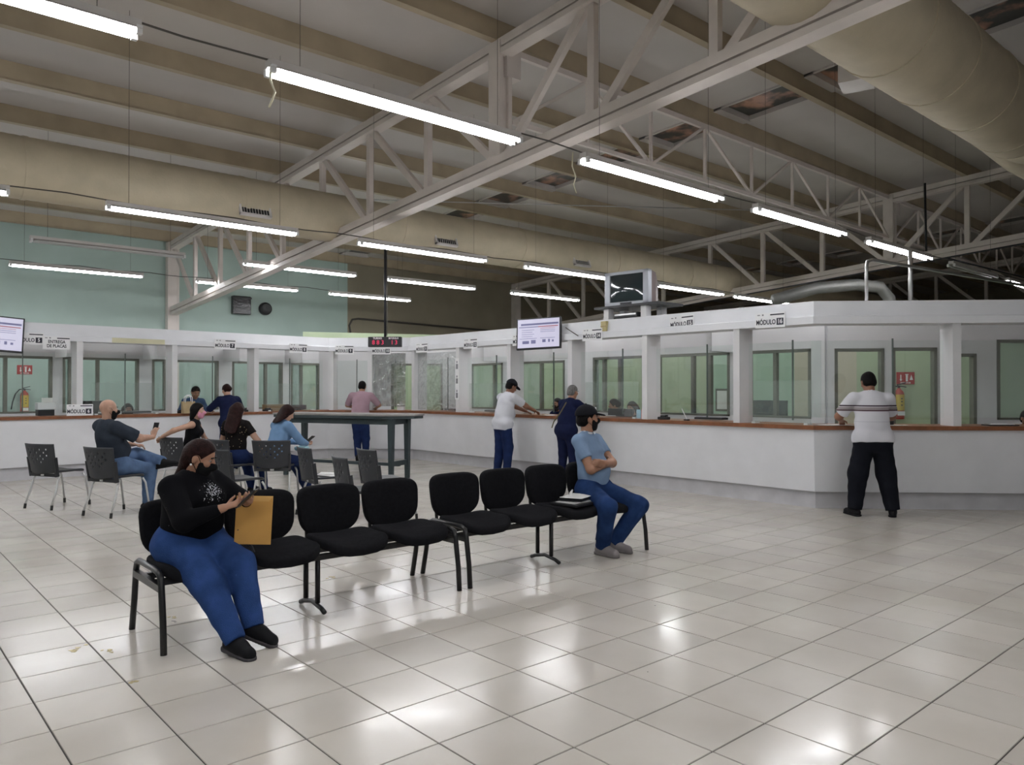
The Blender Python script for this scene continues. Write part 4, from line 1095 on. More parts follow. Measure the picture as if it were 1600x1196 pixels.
# photo notices taped on a fin
nt_ = empty('taped_notice', tuple(on_seg(2, s_of_y(2, 11.83), -.0 + .025, 1.58)), seg_rz(2), 'strip of three printed notices taped to a white fin', 'notice')
MB().box((0, 0, .10), (.12, .004, .80)).build('strip', M_SIGN, nt_)
for k, z in enumerate((.38, .10, -.18)):
    MB().box((0, -.0035, z - .04), (.06, .003, .10)).build('figure_print', M_GREYINK, nt_); MB().box((0, -.0035, z + .045), (.03, .003, .04)).build('figure_print', M_GREYINK, nt_)
# ------------------------------------------------------------------ people: blended distance fields turned into one skin each
class Field:
    def __init__(s, h): s.h = h; s.P = []
    def cone(s, a, b, ra, rb, k=.02, flat=None, fa=False, fb=False, op='u'):
        s.P.append(('c', np.array(a, float), np.array(b, float), ra, rb, k, flat, fa, fb, op)); return s
    def ell(s, c, axes, r, k=.02, op='u'):
        s.P.append(('e', np.array(c, float), np.array(axes, float), np.array(r, float), None, k, None, 0, 0, op)); return s
    def plane(s, c, n):       # keeps the side where (p-c).n < 0
        s.P.append(('p', np.array(c, float), np.array(n, float) / np.linalg.norm(n), 0, 0, 0, None, 0, 0, 'i')); return s
    def bbox(s, p, pad):
        if p[0] == 'c':
            r = max(p[3], p[4]) * (max(1.0, p[6][1]) if p[6] is not None else 1.0)
            return np.minimum(p[1], p[2]) - r - pad, np.maximum(p[1], p[2]) + r + pad
        R = np.abs(p[2]).T @ p[3]
        return p[1] - R - pad, p[1] + R + pad
    def mesh(s, noise=0.0):
        h = s.h; lo = np.full(3, 1e9); hi = -lo
        for p in s.P:
            if p[0] != 'p' and p[9] == 'u':
                a, b = s.bbox(p, 3 * h); lo = np.minimum(lo, a); hi = np.maximum(hi, b)
        n = np.ceil((hi - lo) / h).astype(int) + 1
        D = np.full(n, 1.0, np.float32)
        ax = [lo[i] + h * np.arange(n[i]) for i in range(3)]
        for p in s.P:
            if p[0] == 'p':
                d = ((ax[0][:, None, None] - p[1][0]) * p[2][0] + (ax[1][None, :, None] - p[1][1]) * p[2][1] + (ax[2][None, None, :] - p[1][2]) * p[2][2])
                D = np.maximum(D, d.astype(np.float32)); continue
            a, b = s.bbox(p, p[5] + 4 * h)
            i0 = np.clip(np.floor((a - lo) / h).astype(int), 0, n - 1); i1 = np.clip(np.ceil((b - lo) / h).astype(int) + 1, 1, n)
            if np.any(i1 <= i0): continue
            sl = tuple(slice(i0[q], i1[q]) for q in range(3))
            X = ax[0][sl[0]][:, None, None]; Y = ax[1][sl[1]][None, :, None]; Z = ax[2][sl[2]][None, None, :]
            if p[0] == 'c':
                A, B, ra, rb = p[1], p[2], p[3], p[4]; d = B - A; L2 = max(d @ d, 1e-9)
                t0 = ((X - A[0]) * d[0] + (Y - A[1]) * d[1] + (Z - A[2]) * d[2]) / L2
                t = np.clip(t0, 0, 1)
                qx = X - A[0] - t * d[0]; qy = Y - A[1] - t * d[1]; qz = Z - A[2] - t * d[2]
                if p[6] is not None:
                    w, f = p[6]; w = np.array(w, float); w = w / np.linalg.norm(w)
                    c = (qx * w[0] + qy * w[1] + qz * w[2]) * (1 / f - 1)
                    qx = qx + w[0] * c; qy = qy + w[1] * c; qz = qz + w[2] * c
                d_ = np.sqrt(qx * qx + qy * qy + qz * qz) - (ra + (rb - ra) * t)
                L = math.sqrt(L2)
                if p[7]: d_ = np.maximum(d_, -t0 * L)
                if p[8]: d_ = np.maximum(d_, (t0 - 1) * L)
            else:
                c, axs, r = p[1], p[2], p[3]
                x, y, z = X - c[0], Y - c[1], Z - c[2]
                e = [(x * axs[q][0] + y * axs[q][1] + z * axs[q][2]) for q in range(3)]
                k0 = np.sqrt(sum((e[q] / r[q]) ** 2 for q in range(3))); k1 = np.sqrt(sum((e[q] / r[q] ** 2) ** 2 for q in range(3))) + 1e-9
                d_ = k0 * (k0 - 1) / k1
            S = D[sl]; k = p[5]
            if p[9] == 'u':
                if k > 0:
                    hh = np.clip(.5 + .5 * (S - d_) / k, 0, 1); D[sl] = S * (1 - hh) + d_ * hh - k * hh * (1 - hh)
                else: D[sl] = np.minimum(S, d_)
            else:
                D[sl] = np.maximum(S, -d_)
        if noise > 0:
            X = ax[0][:, None, None]; Y = ax[1][None, :, None]; Z = ax[2][None, None, :]
            D = D + (noise * (np.sin(31 * X + 17 * Z + 2 * np.sin(23 * Y)) * np.sin(27 * Y + 9 * X + 21 * Z) + .6 * np.sin(55 * Z + 22 * X - 19 * Y))).astype(np.float32)
        return surface_nets(D, lo, h)

def surface_nets(D, lo, h):
    ins = D < 0; n = D.shape
    c = np.zeros((n[0] - 1, n[1] - 1, n[2] - 1), np.uint8)
    for i in (0, 1):
        for j in (0, 1):
            for k in (0, 1): c += ins[i:n[0] - 1 + i, j:n[1] - 1 + j, k:n[2] - 1 + k]
    act = (c > 0) & (c < 8)
    I, J, K = np.nonzero(act)
    idx = np.full(act.shape, -1, np.int32); idx[I, J, K] = np.arange(len(I))
    acc = np.zeros((len(I), 3)); cnt = np.zeros(len(I))
    cor = [(i, j, k) for i in (0, 1) for j in (0, 1) for k in (0, 1)]
    V = {q: D[I + q[0], J + q[1], K + q[2]].astype(float) for q in cor}
    for a in cor:
        for x in range(3):
            if a[x] == 0:
                b = list(a); b[x] = 1; b = tuple(b)
                da, db = V[a], V[b]; m = (da < 0) != (db < 0)
                t = np.where(m, da / np.where(m, da - db, 1), 0)
                for y in range(3): acc[:, y] += np.where(m, a[y] + (t if y == x else 0), 0)
                cnt += m
    v = lo + h * (np.stack([I, J, K], 1) + acc / cnt[:, None])
    F = []
    for x in range(3):
        y, z = (x + 1) % 3, (x + 2) % 3
        s0 = [slice(None)] * 3; s1 = [slice(None)] * 3; s0[x] = slice(0, n[x] - 1); s1[x] = slice(1, n[x])
        A, B = ins[tuple(s0)], ins[tuple(s1)]
        e = A != B; P = np.stack(np.nonzero(e), 1)
        P = P[(P[:, y] > 0) & (P[:, z] > 0) & (P[:, y] < n[y] - 1) & (P[:, z] < n[z] - 1)]
        fl = A[P[:, 0], P[:, 1], P[:, 2]]
        def cell(dy, dz):
            q = P.copy(); q[:, y] += dy; q[:, z] += dz; return idx[q[:, 0], q[:, 1], q[:, 2]]
        q = np.stack([cell(-1, -1), cell(0, -1), cell(0, 0), cell(-1, 0)], 1)
        q[~fl] = q[~fl][:, ::-1]
        F.append(q)
    F = np.concatenate(F); F = F[(F >= 0).all(1)]
    return v, F

def sdf_obj(name, fld, m, parent=None, noise=0.0):
    v, f = fld.mesh(noise)
    me = bpy.data.meshes.new(name)
    me.vertices.add(len(v)); me.vertices.foreach_set('co', v.astype(np.float32).ravel())
    me.loops.add(f.size); me.loops.foreach_set('vertex_index', f.astype(np.int32).ravel())
    me.polygons.add(len(f)); me.polygons.foreach_set('loop_start', np.arange(0, f.size, 4, dtype=np.int32)); me.polygons.foreach_set('loop_total', np.full(len(f), 4, np.int32))
    me.polygons.foreach_set('use_smooth', np.ones(len(f), bool))
    me.update(calc_edges=True); me.validate()
    me.materials.append(m)
    return link(bpy.data.objects.new(name, me), parent)

def V3(*a): return np.array(a, float)
def nrm(v): v = np.array(v, float); return v / (np.linalg.norm(v) + 1e-9)
def ik(a, b, l1, l2, hint):
    d = b - a; L = np.linalg.norm(d)
    if L > (l1 + l2) * .995: b = a + d / L * (l1 + l2) * .995; d = b - a; L = np.linalg.norm(d)
    u = d / L; x = (l1 * l1 - l2 * l2 + L * L) / (2 * L); hgt = math.sqrt(max(l1 * l1 - x * x, 0))
    w = np.array(hint, float) - u * (np.array(hint, float) @ u); w = nrm(w)
    return a + u * x + w * hgt, b

SKIN = {'light': mat('skin_light', (.46, .27, .19), .5, var=.06, scale=30, bump=.05, bscale=200), 'tan': mat('skin_tan', (.36, .185, .115), .5, var=.06, scale=30, bump=.05, bscale=200),
        'brown': mat('skin_brown', (.27, .125, .075), .5, var=.06, scale=30, bump=.05, bscale=200)}
M_HAIRB = mat('hair_black', (.005, .004, .004), .55, var=.3, scale=40, bump=.5, bscale=120, spec=.25)
M_HAIRR = mat('hair_dark_auburn', (.020, .0075, .007), .5, var=.4, scale=40, bump=.5, bscale=120, spec=.25)
M_HAIRG = mat('hair_grey', (.16, .155, .15), .6, var=.35, scale=50, bump=.5, bscale=120, spec=.25)
M_JEAN = mat('denim_blue', (.028, .065, .20), .9, var=.28, scale=7, bump=.35, bscale=220)
M_JEAND = mat('denim_navy', (.014, .026, .085), .9, var=.25, scale=7, bump=.3, bscale=220)
M_JEANM = mat('denim_mid', (.018, .042, .125), .9, var=.3, scale=7, bump=.35, bscale=220)
M_JEANL = mat('denim_faded', (.10, .16, .28), .9, var=.35, scale=6, bump=.3, bscale=220)
M_BLKTR = mat('trousers_black', (.010, .011, .016), .85, var=.2, scale=6, bump=.2, bscale=150)
M_MASKB = mat('mask_black', (.010, .010, .011), .85, var=0)
M_MASKP = mat('mask_pink', (.62, .27, .36), .85, var=.05)
M_EYEW = mat('eye_white', (.38, .36, .34), .3, var=0)
M_EYED = mat('eye_dark', (.02, .012, .01), .2, var=0)

def person(label, loc, heading, H=1.68, b=1.0, skin='tan', h=.011, z0=0.0, pelvis=(0, 0, .90), tilt=5, side=0, twist=0, head=(0, 0), sex='m', belly=0.0,
           RH=None, LH=None, RE=(.6, -.5, -.6), LE=(-.6, -.5, -.6), RF=None, LF=None, RK=(.15, 1, .1), LK=(-.15, 1, .1), rtoe=0, ltoe=0,
           top=None, sleeve=.55, bottom=M_JEAN, shoes=None, hair='short', hairm=M_HAIRB, mask=None, cap=None, hem=.0, hcurl=45, lower=True, name='person', pn_r=None, pn_l=None, rh_dir=None, lh_dir=None, collar=None, hips=1.0, loose=0.0, tor=1.0, leg=1.12):
    S = H / 1.70
    f = V3(0, 1, 0); ta = math.radians(tilt); sa = math.radians(side); tw = math.radians(twist)
    up = nrm(V3(math.sin(sa), math.sin(ta), math.cos(ta)))
    pel = V3(*pelvis)
    rgt = V3(math.cos(tw), math.sin(tw), 0); rgt = nrm(rgt - up * (rgt @ up)); fw = np.cross(up, rgt)
    r0 = V3(1, 0, 0); f0 = V3(0, 1, 0)
    mid = (nrm(up + V3(0, 0, .6)))
    St = S * tor
    waist = pel + mid * .17 * St; chest = pel + mid * .12 * St + up * .23 * St
    shc = pel + mid * .10 * St + up * .355 * St; nb = shc + up * .075 * St
    shw = (.185 if sex == 'm' else .165) * S * (1 + .35 * (b - 1))
    sR, sL = shc + rgt * shw, shc - rgt * shw
    hy, hp = math.radians(head[0]), math.radians(head[1])
    hf = nrm(V3(-math.sin(hy) * math.cos(hp), math.cos(hy) * math.cos(hp), math.sin(hp))); hr = nrm(np.cross(hf, V3(0, 0, 1))); hu = np.cross(hr, hf)
    hc = nb + nrm(up + hu * .8) * .135 * S + hf * .025
    hs = .97 * S if sex == 'm' else .95 * S
    hs = max(hs, .9)
    # arms
    la, lf_ = .285 * S, .25 * S
    if RH is None: RH = sR + V3(.05, .02, -.50 * S)
    if LH is None: LH = sL + V3(-.05, .02, -.50 * S)
    eR, wR = ik(sR, V3(*RH), la, lf_, RE); eL, wL = ik(sL, V3(*LH), la, lf_, LE)
    hipR, hipL = pel + r0 * .088 * S * hips, pel - r0 * .088 * S * hips
    lt, ls = .415 * S, .405 * S
    az = .085 * S + z0
    if RF is None: RF = (.11, .02, az)
    if LF is None: LF = (-.11, .02, az)
    kR, aR = ik(hipR, V3(*RF), lt, ls, RK); kL, aL = ik(hipL, V3(*LF), lt, ls, LK)
    # ---- skin
    B = Field(h); bb = b
    B.cone(pel, chest, .115 * S * bb, .115 * S * bb, .03, (fw, .75)).cone(sR, sL, .05 * S, .05 * S, .04)
    B.cone(nb - up * .05, hc - hu * .05 * hs - hf * .015, .058 * S, .052 * S, .025)
    for s_, e_, w_ in ((sR, eR, wR), (sL, eL, wL)):
        B.cone(s_, e_, .048 * S * bb, .040 * S * bb, .03); B.cone(e_, w_, .041 * S * bb, .027 * S, .02)
    for hp_, k_, a_ in ((hipR, kR, aR), (hipL, kL, aL)):
        if lower: B.cone(hp_, k_, .07 * S, .05 * S, .03); B.cone(k_, a_, .05 * S, .036 * S, .02)
    X3 = np.array([hr, hf, hu])
    B.ell(hc + hu * .022 * hs - hf * .012, X3, np.array([.074, .094, .092]) * hs, .02)
    B.ell(hc - hu * .045 * hs + hf * .026 * hs, X3, np.array([.058, .062, .078]) * hs, .03)
    B.ell(hc - hu * .098 * hs + hf * .055 * hs, X3, np.array([.026, .024, .020]) * hs, .025)
    B.cone(hc + hf * .088 * hs + hu * .012 * hs, hc + hf * .106 * hs - hu * .026 * hs, .009 * hs, .014 * hs, .012)
    B.ell(hc + hf * .083 * hs - hu * .060 * hs, X3, np.array([.024, .012, .012]) * hs, .012)
    for q in (-1, 1):
        B.ell(hc + hr * q * .077 * hs - hf * .008 - hu * .012 * hs, X3, np.array([.010, .020, .032]) * hs, .006)
        B.ell(hc + hr * q * .040 * hs + hf * .070 * hs - hu * .018 * hs, X3, np.array([.022, .016, .018]) * hs, .02)
        B.ell(hc + hr * q * .032 * hs + hf * .096 * hs + hu * .010 * hs, X3, np.array([.017, .016, .008]) * hs, 0, op='s')
    # hands: palm, four bent fingers, thumb from the side of the palm
    for q, (e_, w_, pn_, dr_) in enumerate(((eR, wR, pn_r, rh_dir), (eL, wL, pn_l, lh_dir))):
        d = nrm(w_ - e_) if dr_ is None else nrm(dr_); sgn = 1 if q == 0 else -1
        pn = nrm(V3(0, 0, -1) if pn_ is None else pn_); pn = nrm(pn - d * (pn @ d)); lat = np.cross(d, pn)
        pe = w_ + d * .088 * S
        inn = -lat * sgn if False else lat * (1 if (lat @ (V3(0, 0, 0) + (rgt * -sgn))) > 0 else -1)
        B.cone(w_, pe - d * .01, .030 * S, .037 * S, .012, (pn, .42))
        cu = math.radians(hcurl)
        for j, (o_, l_) in enumerate(((.028, .070), (.010, .080), (-.009, .075), (-.027, .058))):
            p0 = pe - d * .012 + inn * o_ * S; d1 = nrm(d * math.cos(cu * .5) + pn * math.sin(cu * .5)); d2 = nrm(d * math.cos(cu * 1.3) + pn * math.sin(cu * 1.3))
            p1 = p0 + d1 * l_ * .55 * S; p2 = p1 + d2 * l_ * .5 * S
            B.cone(p0, p1, .0092 * S, .0085 * S, .004); B.cone(p1, p2, .0085 * S, .0070 * S, .003)
        p0 = w_ + d * .028 * S + inn * .028 * S; p1 = p0 + nrm(inn * .75 + d * .7 + pn * .3) * .040 * S; p2 = p1 + nrm(inn * .15 + d + pn * .5) * .032 * S
        B.cone(p0, p1, .013 * S, .0105 * S, .010); B.cone(p1, p2, .0105 * S, .008 * S, .004)
    root = sdf_obj(name, B, SKIN[skin])
    root.location = (loc[0], loc[1], 0); root.rotation_euler = (0, 0, math.radians(heading - 90))
    tag(root, label, 'person')
    hh = h
    # ---- eyes and brows
    for q in (-1, 1):
        c = hc + hr * q * .032 * hs + hf * .0745 * hs + hu * .008 * hs
        e = Field(.004).ell(c, X3, np.array([.0125, .0105, .0062]) * hs, 0); eo = sdf_obj('eye', e, M_EYEW, root)
        e = Field(.003).ell(c + hf * .0085 * hs - hu * .001, X3, np.array([.0058, .0045, .0055]) * hs, 0); sdf_obj('iris', e, M_EYED, eo)
        e = Field(.004).cone(c - hr * .018 * hs + hu * .024 * hs + hf * .008, c + hr * .018 * hs + hu * .024 * hs + hf * .008, .0048, .0048, 0); sdf_obj('eyebrow', e, M_HAIRB if hairm is not M_HAIRG else M_HAIRG, root)
    # ---- top
    g = .014 + loose
    if top is not None:
        T = Field(hh); lo_ = pel + mid * (-.03 + hem) * S
        T.cone(lo_, waist, (.150 * (hips if hem < 0.01 else 1.0)) * S * bb, .138 * S * bb + loose, .05, (f0, .78), fa=True)
        T.cone(waist, chest, .138 * S * bb + loose, .146 * S * bb + loose, .05, (fw, .76))
        T.cone(sR - rgt * .035 * S, sL + rgt * .035 * S, .056 * S, .056 * S, .05)
        for s_ in (sR, sL): T.cone(nb - up * .01, s_ + (nb - s_) * .12, .050 * S, .044 * S, .04)
        T.cone(chest, shc - up * .03, .142 * S * bb, .095 * S, .05, (fw, .72))
        if sex == 'f':
            for q in (-1, 1): T.ell(chest + rgt * q * .072 * S + fw * .088 * S * bb + up * .0, np.array([rgt, fw, up]), np.array([.068, .06, .066]) * S * bb, .05)
        if hem < .03: T.cone(hipR, hipL, .119 * S * bb + loose * .5, .119 * S * bb + loose * .5, .03)
        if belly > 0: T.ell(waist + fw * .05, np.array([r0, f0, V3(0, 0, 1)]), np.array([.135 * bb, .10 + belly, .13]) * S, .06)
        for s_, e_, w_ in ((sR, eR, wR), (sL, eL, wL)):
            if sleeve <= 0: continue
            if sleeve <= 1: T.cone(s_, s_ + (e_ - s_) * sleeve, .060 * S * bb + loose * .5, (.056 if sleeve < .9 else .050) * S * bb + loose * .7, .035, fb=sleeve < 1)
            else:
                T.cone(s_, e_, .060 * S * bb + loose * .5, .050 * S * bb + loose * .5, .035); T.cone(e_, e_ + (w_ - e_) * (sleeve - 1.06), .050 * S * bb + loose * .5, .037 * S, .012)
        T.plane(lo_, -mid)
        # neck opening
        T.ell(nb + up * .045 + fw * .012, np.array([rgt, fw, up]), (.066 * S, .062 * S, .062 * S), 0, op='s')
        to = sdf_obj('shirt' if sex == 'm' else 'blouse', T, top, root, noise=.0016)
        if collar is not None:
            C = Field(.007)
            pr = [nb + up * .008 + (rgt * math.cos(a) * .068 + fw * (math.sin(a) * .060 + .008)) * S - up * (.02 * (math.sin(a) > .3)) for a in np.linspace(.5 * PI + .35, 2.5 * PI - .35, 11)]
            for p_, q_ in zip(pr[:-1], pr[1:]): C.cone(p_, q_, .012, .012, .006)
            sdf_obj('collar', C, collar, to)
    # ---- trousers and shoes
    if lower and bottom is not None:
        Q = Field(hh)
        Q.cone(hipR, hipL, .112 * S * bb, .112 * S * bb, .05); Q.cone(pel - mid * .0, pel + mid * .095 * S, .145 * S * bb * hips, .138 * S * bb, .05, (f0, .78), fb=True)
        if sex == 'f': Q.ell(pel - f0 * .045 * S, np.array([r0, f0, V3(0, 0, 1)]), np.array([.155 * hips, .10, .11]) * S * bb, .05)
        for hp_, k_, a_ in ((hipR, kR, aR), (hipL, kL, aL)):
            Q.cone(hp_, k_, .092 * S * bb * (1 + (hips - 1) * .8), .064 * S * bb * leg, .04); Q.cone(k_, k_ + (a_ - k_) * 1.03, .064 * S * bb * leg, .054 * S * leg, .03, fb=True)
        sdf_obj('trousers', Q, bottom, root, noise=.0022)
        if shoes is not None:
            mu, ms = shoes
            for q, (k_, a_, tr) in enumerate(((kR, aR, rtoe), (kL, aL, ltoe))):
                ty, tp = (tr if isinstance(tr, tuple) else (tr, 0))
                ty, tp = math.radians(ty), math.radians(tp)
                d = V3(-math.sin(ty) * math.cos(tp), math.cos(ty) * math.cos(tp), math.sin(tp)); u = nrm(V3(0, 0, 1) - d * d[2]); l = np.cross(d, u)
                base = a_ - u * .085 * S
                F_ = Field(max(.007, hh * .8))
                F_.cone(base - d * .045 + u * .042, base + d * .145 * S + u * .034, .042, .037, .02, (l, .95)); F_.cone(a_ - u * .01, base + d * .05 + u * .05, .046, .042, .03); F_.cone(base + d * .06 + u * .055, base + d * .15 * S + u * .03, .035, .03, .02)
                F_.plane(base + u * .018, -u)
                so = sdf_obj('shoe', F_, mu, root)
                G_ = Field(max(.007, hh * .8)); G_.cone(base - d * .048 + u * .012, base + d * .15 * S + u * .012, .047, .042, .0, (l, .95)); G_.plane(base + u * .024, u); G_.plane(base, -u)
                sdf_obj('sole', G_, ms, so)
    # ---- hair, mask, cap
    HR = np.array([.083, .103, .101]) * hs; c0 = hc + hu * .024 * hs - hf * .013
    hv = max(.007, hh * .8)
    if hair == 'short':
        K = Field(hv); K.ell(c0, X3, HR, 0); K.ell(hc - hf * .05 * hs - hu * .03 * hs, X3, np.array([.074, .06, .06]) * hs, .03)
        K.plane(hc + hf * .032 * hs + hu * .020 * hs, nrm(hf * .8 - hu * .62)); K.plane(hc - hu * .075 * hs, -hu)
        for q in (-1, 1): K.ell(hc + hr * q * .08 * hs + hf * .0 - hu * .02 * hs, X3, np.array([.02, .028, .04]) * hs, 0, op='s')
        sdf_obj('hair', K, hairm, root, noise=.0015)
    elif hair in ('long', 'tail', 'bob', 'bun'):
        K = Field(hv); K.ell(c0, X3, HR * 1.02, 0)
        bk = nrm(-hf * .8 - up * .0)
        if hair == 'long':
            for q in (-1, -.35, .35, 1): K.cone(hc - hf * .045 + hr * q * .055, shc + (-fw) * .115 * bb + up * -.12 * S + rgt * q * .075, .050, .040, .04)
        if hair == 'bob':
            for q in (-1, -.4, .4, 1): K.cone(hc - hf * .04 + hr * q * .055, hc - hf * .05 - hu * .13 * hs + hr * q * .06, .045, .035, .04)
        if hair == 'tail':
            K.cone(hc - hf * .06 + hu * .01, hc - hf * .085 + up * -.06, .05, .04, .03); K.cone(hc - hf * .085 + up * -.06, nb - fw * .085 - up * .02 - hf * .02, .04, .028, .03)
        if hair == 'bun': K.ell(hc - hf * .10 * hs + hu * .0, X3, (.05, .045, .05), .02)
        K.plane(hc + hf * (.042 if hair != 'tail' else .036) * hs + hu * .015 * hs, nrm(hf * .86 - hu * .50))
        if hair == 'tail':
            for q in (-1, 1): K.ell(hc + hr * q * .08 * hs + hf * .005 - hu * .03 * hs, X3, np.array([.022, .034, .05]) * hs, 0, op='s')
        sdf_obj('hair', K, hairm, root, noise=.002)
    if mask is not None:
        K = Field(.006)
        K.ell(hc - hu * .045 * hs + hf * .026 * hs, X3, np.array([.068, .074, .086]) * hs, .02); K.cone(hc + hf * .088 * hs + hu * .0, hc + hf * .108 * hs - hu * .026 * hs, .018 * hs, .022 * hs, .03)
        K.ell(hc - hu * .095 * hs + hf * .050 * hs, X3, np.array([.036, .036, .030]) * hs, .03)
        K.plane(hc - hu * .004 * hs + hf * .09 * hs, nrm(hu - hf * .10)); K.plane(hc + hf * .022 * hs, -hf); K.plane(hc - hu * .122 * hs, -hu)
        mo = sdf_obj('face_mask', K, mask, root)
        for q in (-1, 1):
            E_ = MB(); E_.tube([tuple(hc + hr * q * .062 * hs + hf * .035 * hs - hu * .02), tuple(hc + hr * q * .076 * hs + hf * .005 + hu * .015), tuple(hc + hr * q * .082 * hs - hf * .018 + hu * .012)], .0022, 5).build('ear_loop', mask, mo)
            E_ = MB(); E_.tube([tuple(hc + hr * q * .062 * hs + hf * .030 * hs - hu * .075), tuple(hc + hr * q * .076 * hs + hf * .0 - hu * .045), tuple(hc + hr * q * .082 * hs - hf * .018 - hu * .02)], .0022, 5).build('ear_loop', mask, mo)
    if cap is not None:
        K = Field(hv); K.ell(c0 + hu * .012, X3, np.array([.092, .113, .104]) * hs, 0); K.plane(c0 + hu * .012 * hs, nrm(-hu + hf * .05))
        ca = sdf_obj('cap', K, cap, root)
        K = Field(.006); K.ell(c0 + hf * .115 * hs + hu * .016 * hs, np.array([hr, nrm(hf - hu * .22), nrm(hu + hf * .22)]), np.array([.076, .085, .011]) * hs, 0); K.ell(c0 + hu * .02, X3, np.array([.088, .105, .1]) * hs, 0, op='s')
        sdf_obj('brim', K, cap, ca)
        K = Field(.005); K.ell(c0 + hu * .117 * hs, X3, (.012, .012, .007), 0); sdf_obj('button', K, cap, ca)
        if True:
            E_ = MB(); cc = c0 + hf * .094 * hs + hu * .066 * hs; E_.tube([tuple(cc - hr * .025 - hu * .006), tuple(cc + hu * .010 + hf * .004), tuple(cc + hr * .010 - hu * .004 + hf * .004), tuple(cc + hr * .026 + hu * .010)], .006, 6).build('cap_emblem', M_INKW, ca)
    return root, dict(RH=wR, LH=wL, eR=eR, eL=eL, hc=hc, hf=hf, hr=hr, hu=hu, chest=chest, fw=fw, rgt=rgt, up=up, pel=pel, kR=kR, kL=kL)
# ------------------------------------------------------------------ the cast
M_SHOEB = mat('shoe_black', (.012, .012, .014), .6, var=.1); M_SOLEG = mat('sole_grey', (.075, .07, .075), .7, var=.1)
M_SHOEG = mat('shoe_taupe', (.27, .245, .25), .75, var=.12); M_SOLET = mat('sole_taupe', (.20, .18, .18), .7, var=.1)
M_NAVY = mat('cloth_navy', (.010, .014, .045), .9, var=.15, bump=.15, bscale=150)
M_SLATE = mat('cloth_slate', (.032, .040, .055), .9, var=.2, bump=.15, bscale=150)
M_PINKS = mat('cloth_dusty_pink', (.40, .27, .32), .9, var=.08, bump=.15, bscale=150)
M_WHTEE = mat('cloth_white', (.62, .63, .68), .9, var=.05, bump=.1, bscale=150)
M_POLOB = mat('cloth_light_blue', (.20, .29, .43), .9, var=.10, bump=.2, bscale=180)
M_JACKET = mat('cloth_denim_light', (.17, .29, .47), .9, var=.15, bump=.25, bscale=150)
M_CLERKB = mat('cloth_steel_blue', (.07, .12, .23), .9, var=.1)
M_BLACKC = mat('cloth_black', (.010, .010, .012), .92, var=.2, bump=.2, bscale=160)
M_CAPB = mat('cap_black', (.014, .014, .018), .85, var=.1)

# woman with the envelope, first seat of the near bench; she faces -Y and a little +X
def local(root_loc, heading, p):
    a = math.radians(heading - 90); dx, dy = p[0] - root_loc[0], p[1] - root_loc[1]
    return (math.cos(a) * dx + math.sin(a) * dy, -math.sin(a) * dx + math.cos(a) * dy, p[2])
hdg = -72; L0 = (1.60, 4.80)
lp = lambda x, y, z: local(L0, hdg, (x, y, z))
pr_, J = person('woman in a black sweater and blue jeans reading her phone on the bench', L0, hdg, H=1.52, b=1.34, tor=.865, leg=1.22, skin='tan', h=.008, pelvis=(0, 0, .555), tilt=4, twist=10, head=(32, -24), sex='f', belly=.05,
    RH=lp(1.665, 4.425, .80), LH=lp(1.83, 4.50, .81), RE=(.8, -.2, -.7), LE=(-.8, -.5, -.4), RF=lp(1.66, 4.24, .085), LF=lp(1.80, 4.32, .12), rtoe=(-4, -6), ltoe=(24, -20), RK=(.12, 1, .6), LK=(-.05, 1, .6),
    top=splash_mat('sweater_black_splash', (.0045, .0045, .006), (.55, .57, .62), (-.03, .19, .88), .12), sleeve=1.86, bottom=M_JEAN, shoes=(M_SHOEB, M_SOLEG), hair='tail', hairm=M_HAIRR, mask=M_MASKB, hem=.075, hcurl=60, hips=1.12,
    pn_r=(0.3, .2, 1), pn_l=(-.3, .2, 1), loose=.008)
hc, hf_, hr_, hu_ = J['hc'], J['hf'], J['hr'], J['hu']
for q in (-1, 1):
    c = hc + hr_ * q * .082 - hf_ * .012 - hu_ * .045
    sdf_obj('earring', Field(.003).ell(c, np.eye(3), (.007, .007, .007), 0), M_INKW, pr_)
c = hc - hf_ * .085 + hu_ * .015 - hr_ * .055
MB().lathe([(.010, 0), (.024, .002), (.024, .008), (.010, .009)], n=14).build('hair_clip', M_CHROME, pr_, loc=tuple(c), rot=(0, PI / 2, .6))
# phone and envelope (held things)
def world_of(root, p): return (Matrix.Translation(root.location) @ root.rotation_euler.to_matrix().to_4x4()) @ Vector(p)
ph = world_of(pr_, (J['LH'] + J['RH']) / 2 + V3(0, .10, .045))
def phone(p, rz, tilt, label):
    r = empty('mobile_phone', p, rz, label, 'phone'); r.rotation_euler = (tilt, 0, rz)
    MB().box((0, 0, 0), (.075, .155, .009)).build('case', M_BLACK, r, bevel=.003); MB().box((0, 0, .0052), (.068, .142, .001)).build('screen', mat('phone_glass', (.02, .02, .025), .1, var=0), r); MB().box((.02, .05, -.006), (.022, .03, .004)).build('camera_bump', M_DARKMETAL, r)
    return r
phone(ph, math.radians(hdg - 90 + 30), .75, 'black mobile phone in the hands of the woman on the bench')
M_MANILA = mat('manila_paper', (.50, .27, .065), .7, var=.06, scale=8)
ev = empty('manila_envelope', (1.865, 4.50, .55), -.62, 'upright manila envelope held beside the woman in black', 'envelope')
ev.rotation_euler = (-.10, .03, -.62)
MB().box((0, 0, .145), (.215, .008, .29)).build('body', M_MANILA, ev, bevel=.002)
MB().add([(-.1075, -.006, .29), (.1075, -.006, .29), (.085, -.0065, .258), (-.085, -.0065, .258), (-.1075, -.0045, .29), (.1075, -.0045, .29), (.085, -.0045, .258), (-.085, -.0045, .258)], [(0, 1, 2, 3), (7, 6, 5, 4), (0, 4, 5, 1), (1, 5, 6, 2), (2, 6, 7, 3), (3, 7, 4, 0)]).build('flap', mat('manila_flap', (.56, .33, .10), .7, var=.05), ev)
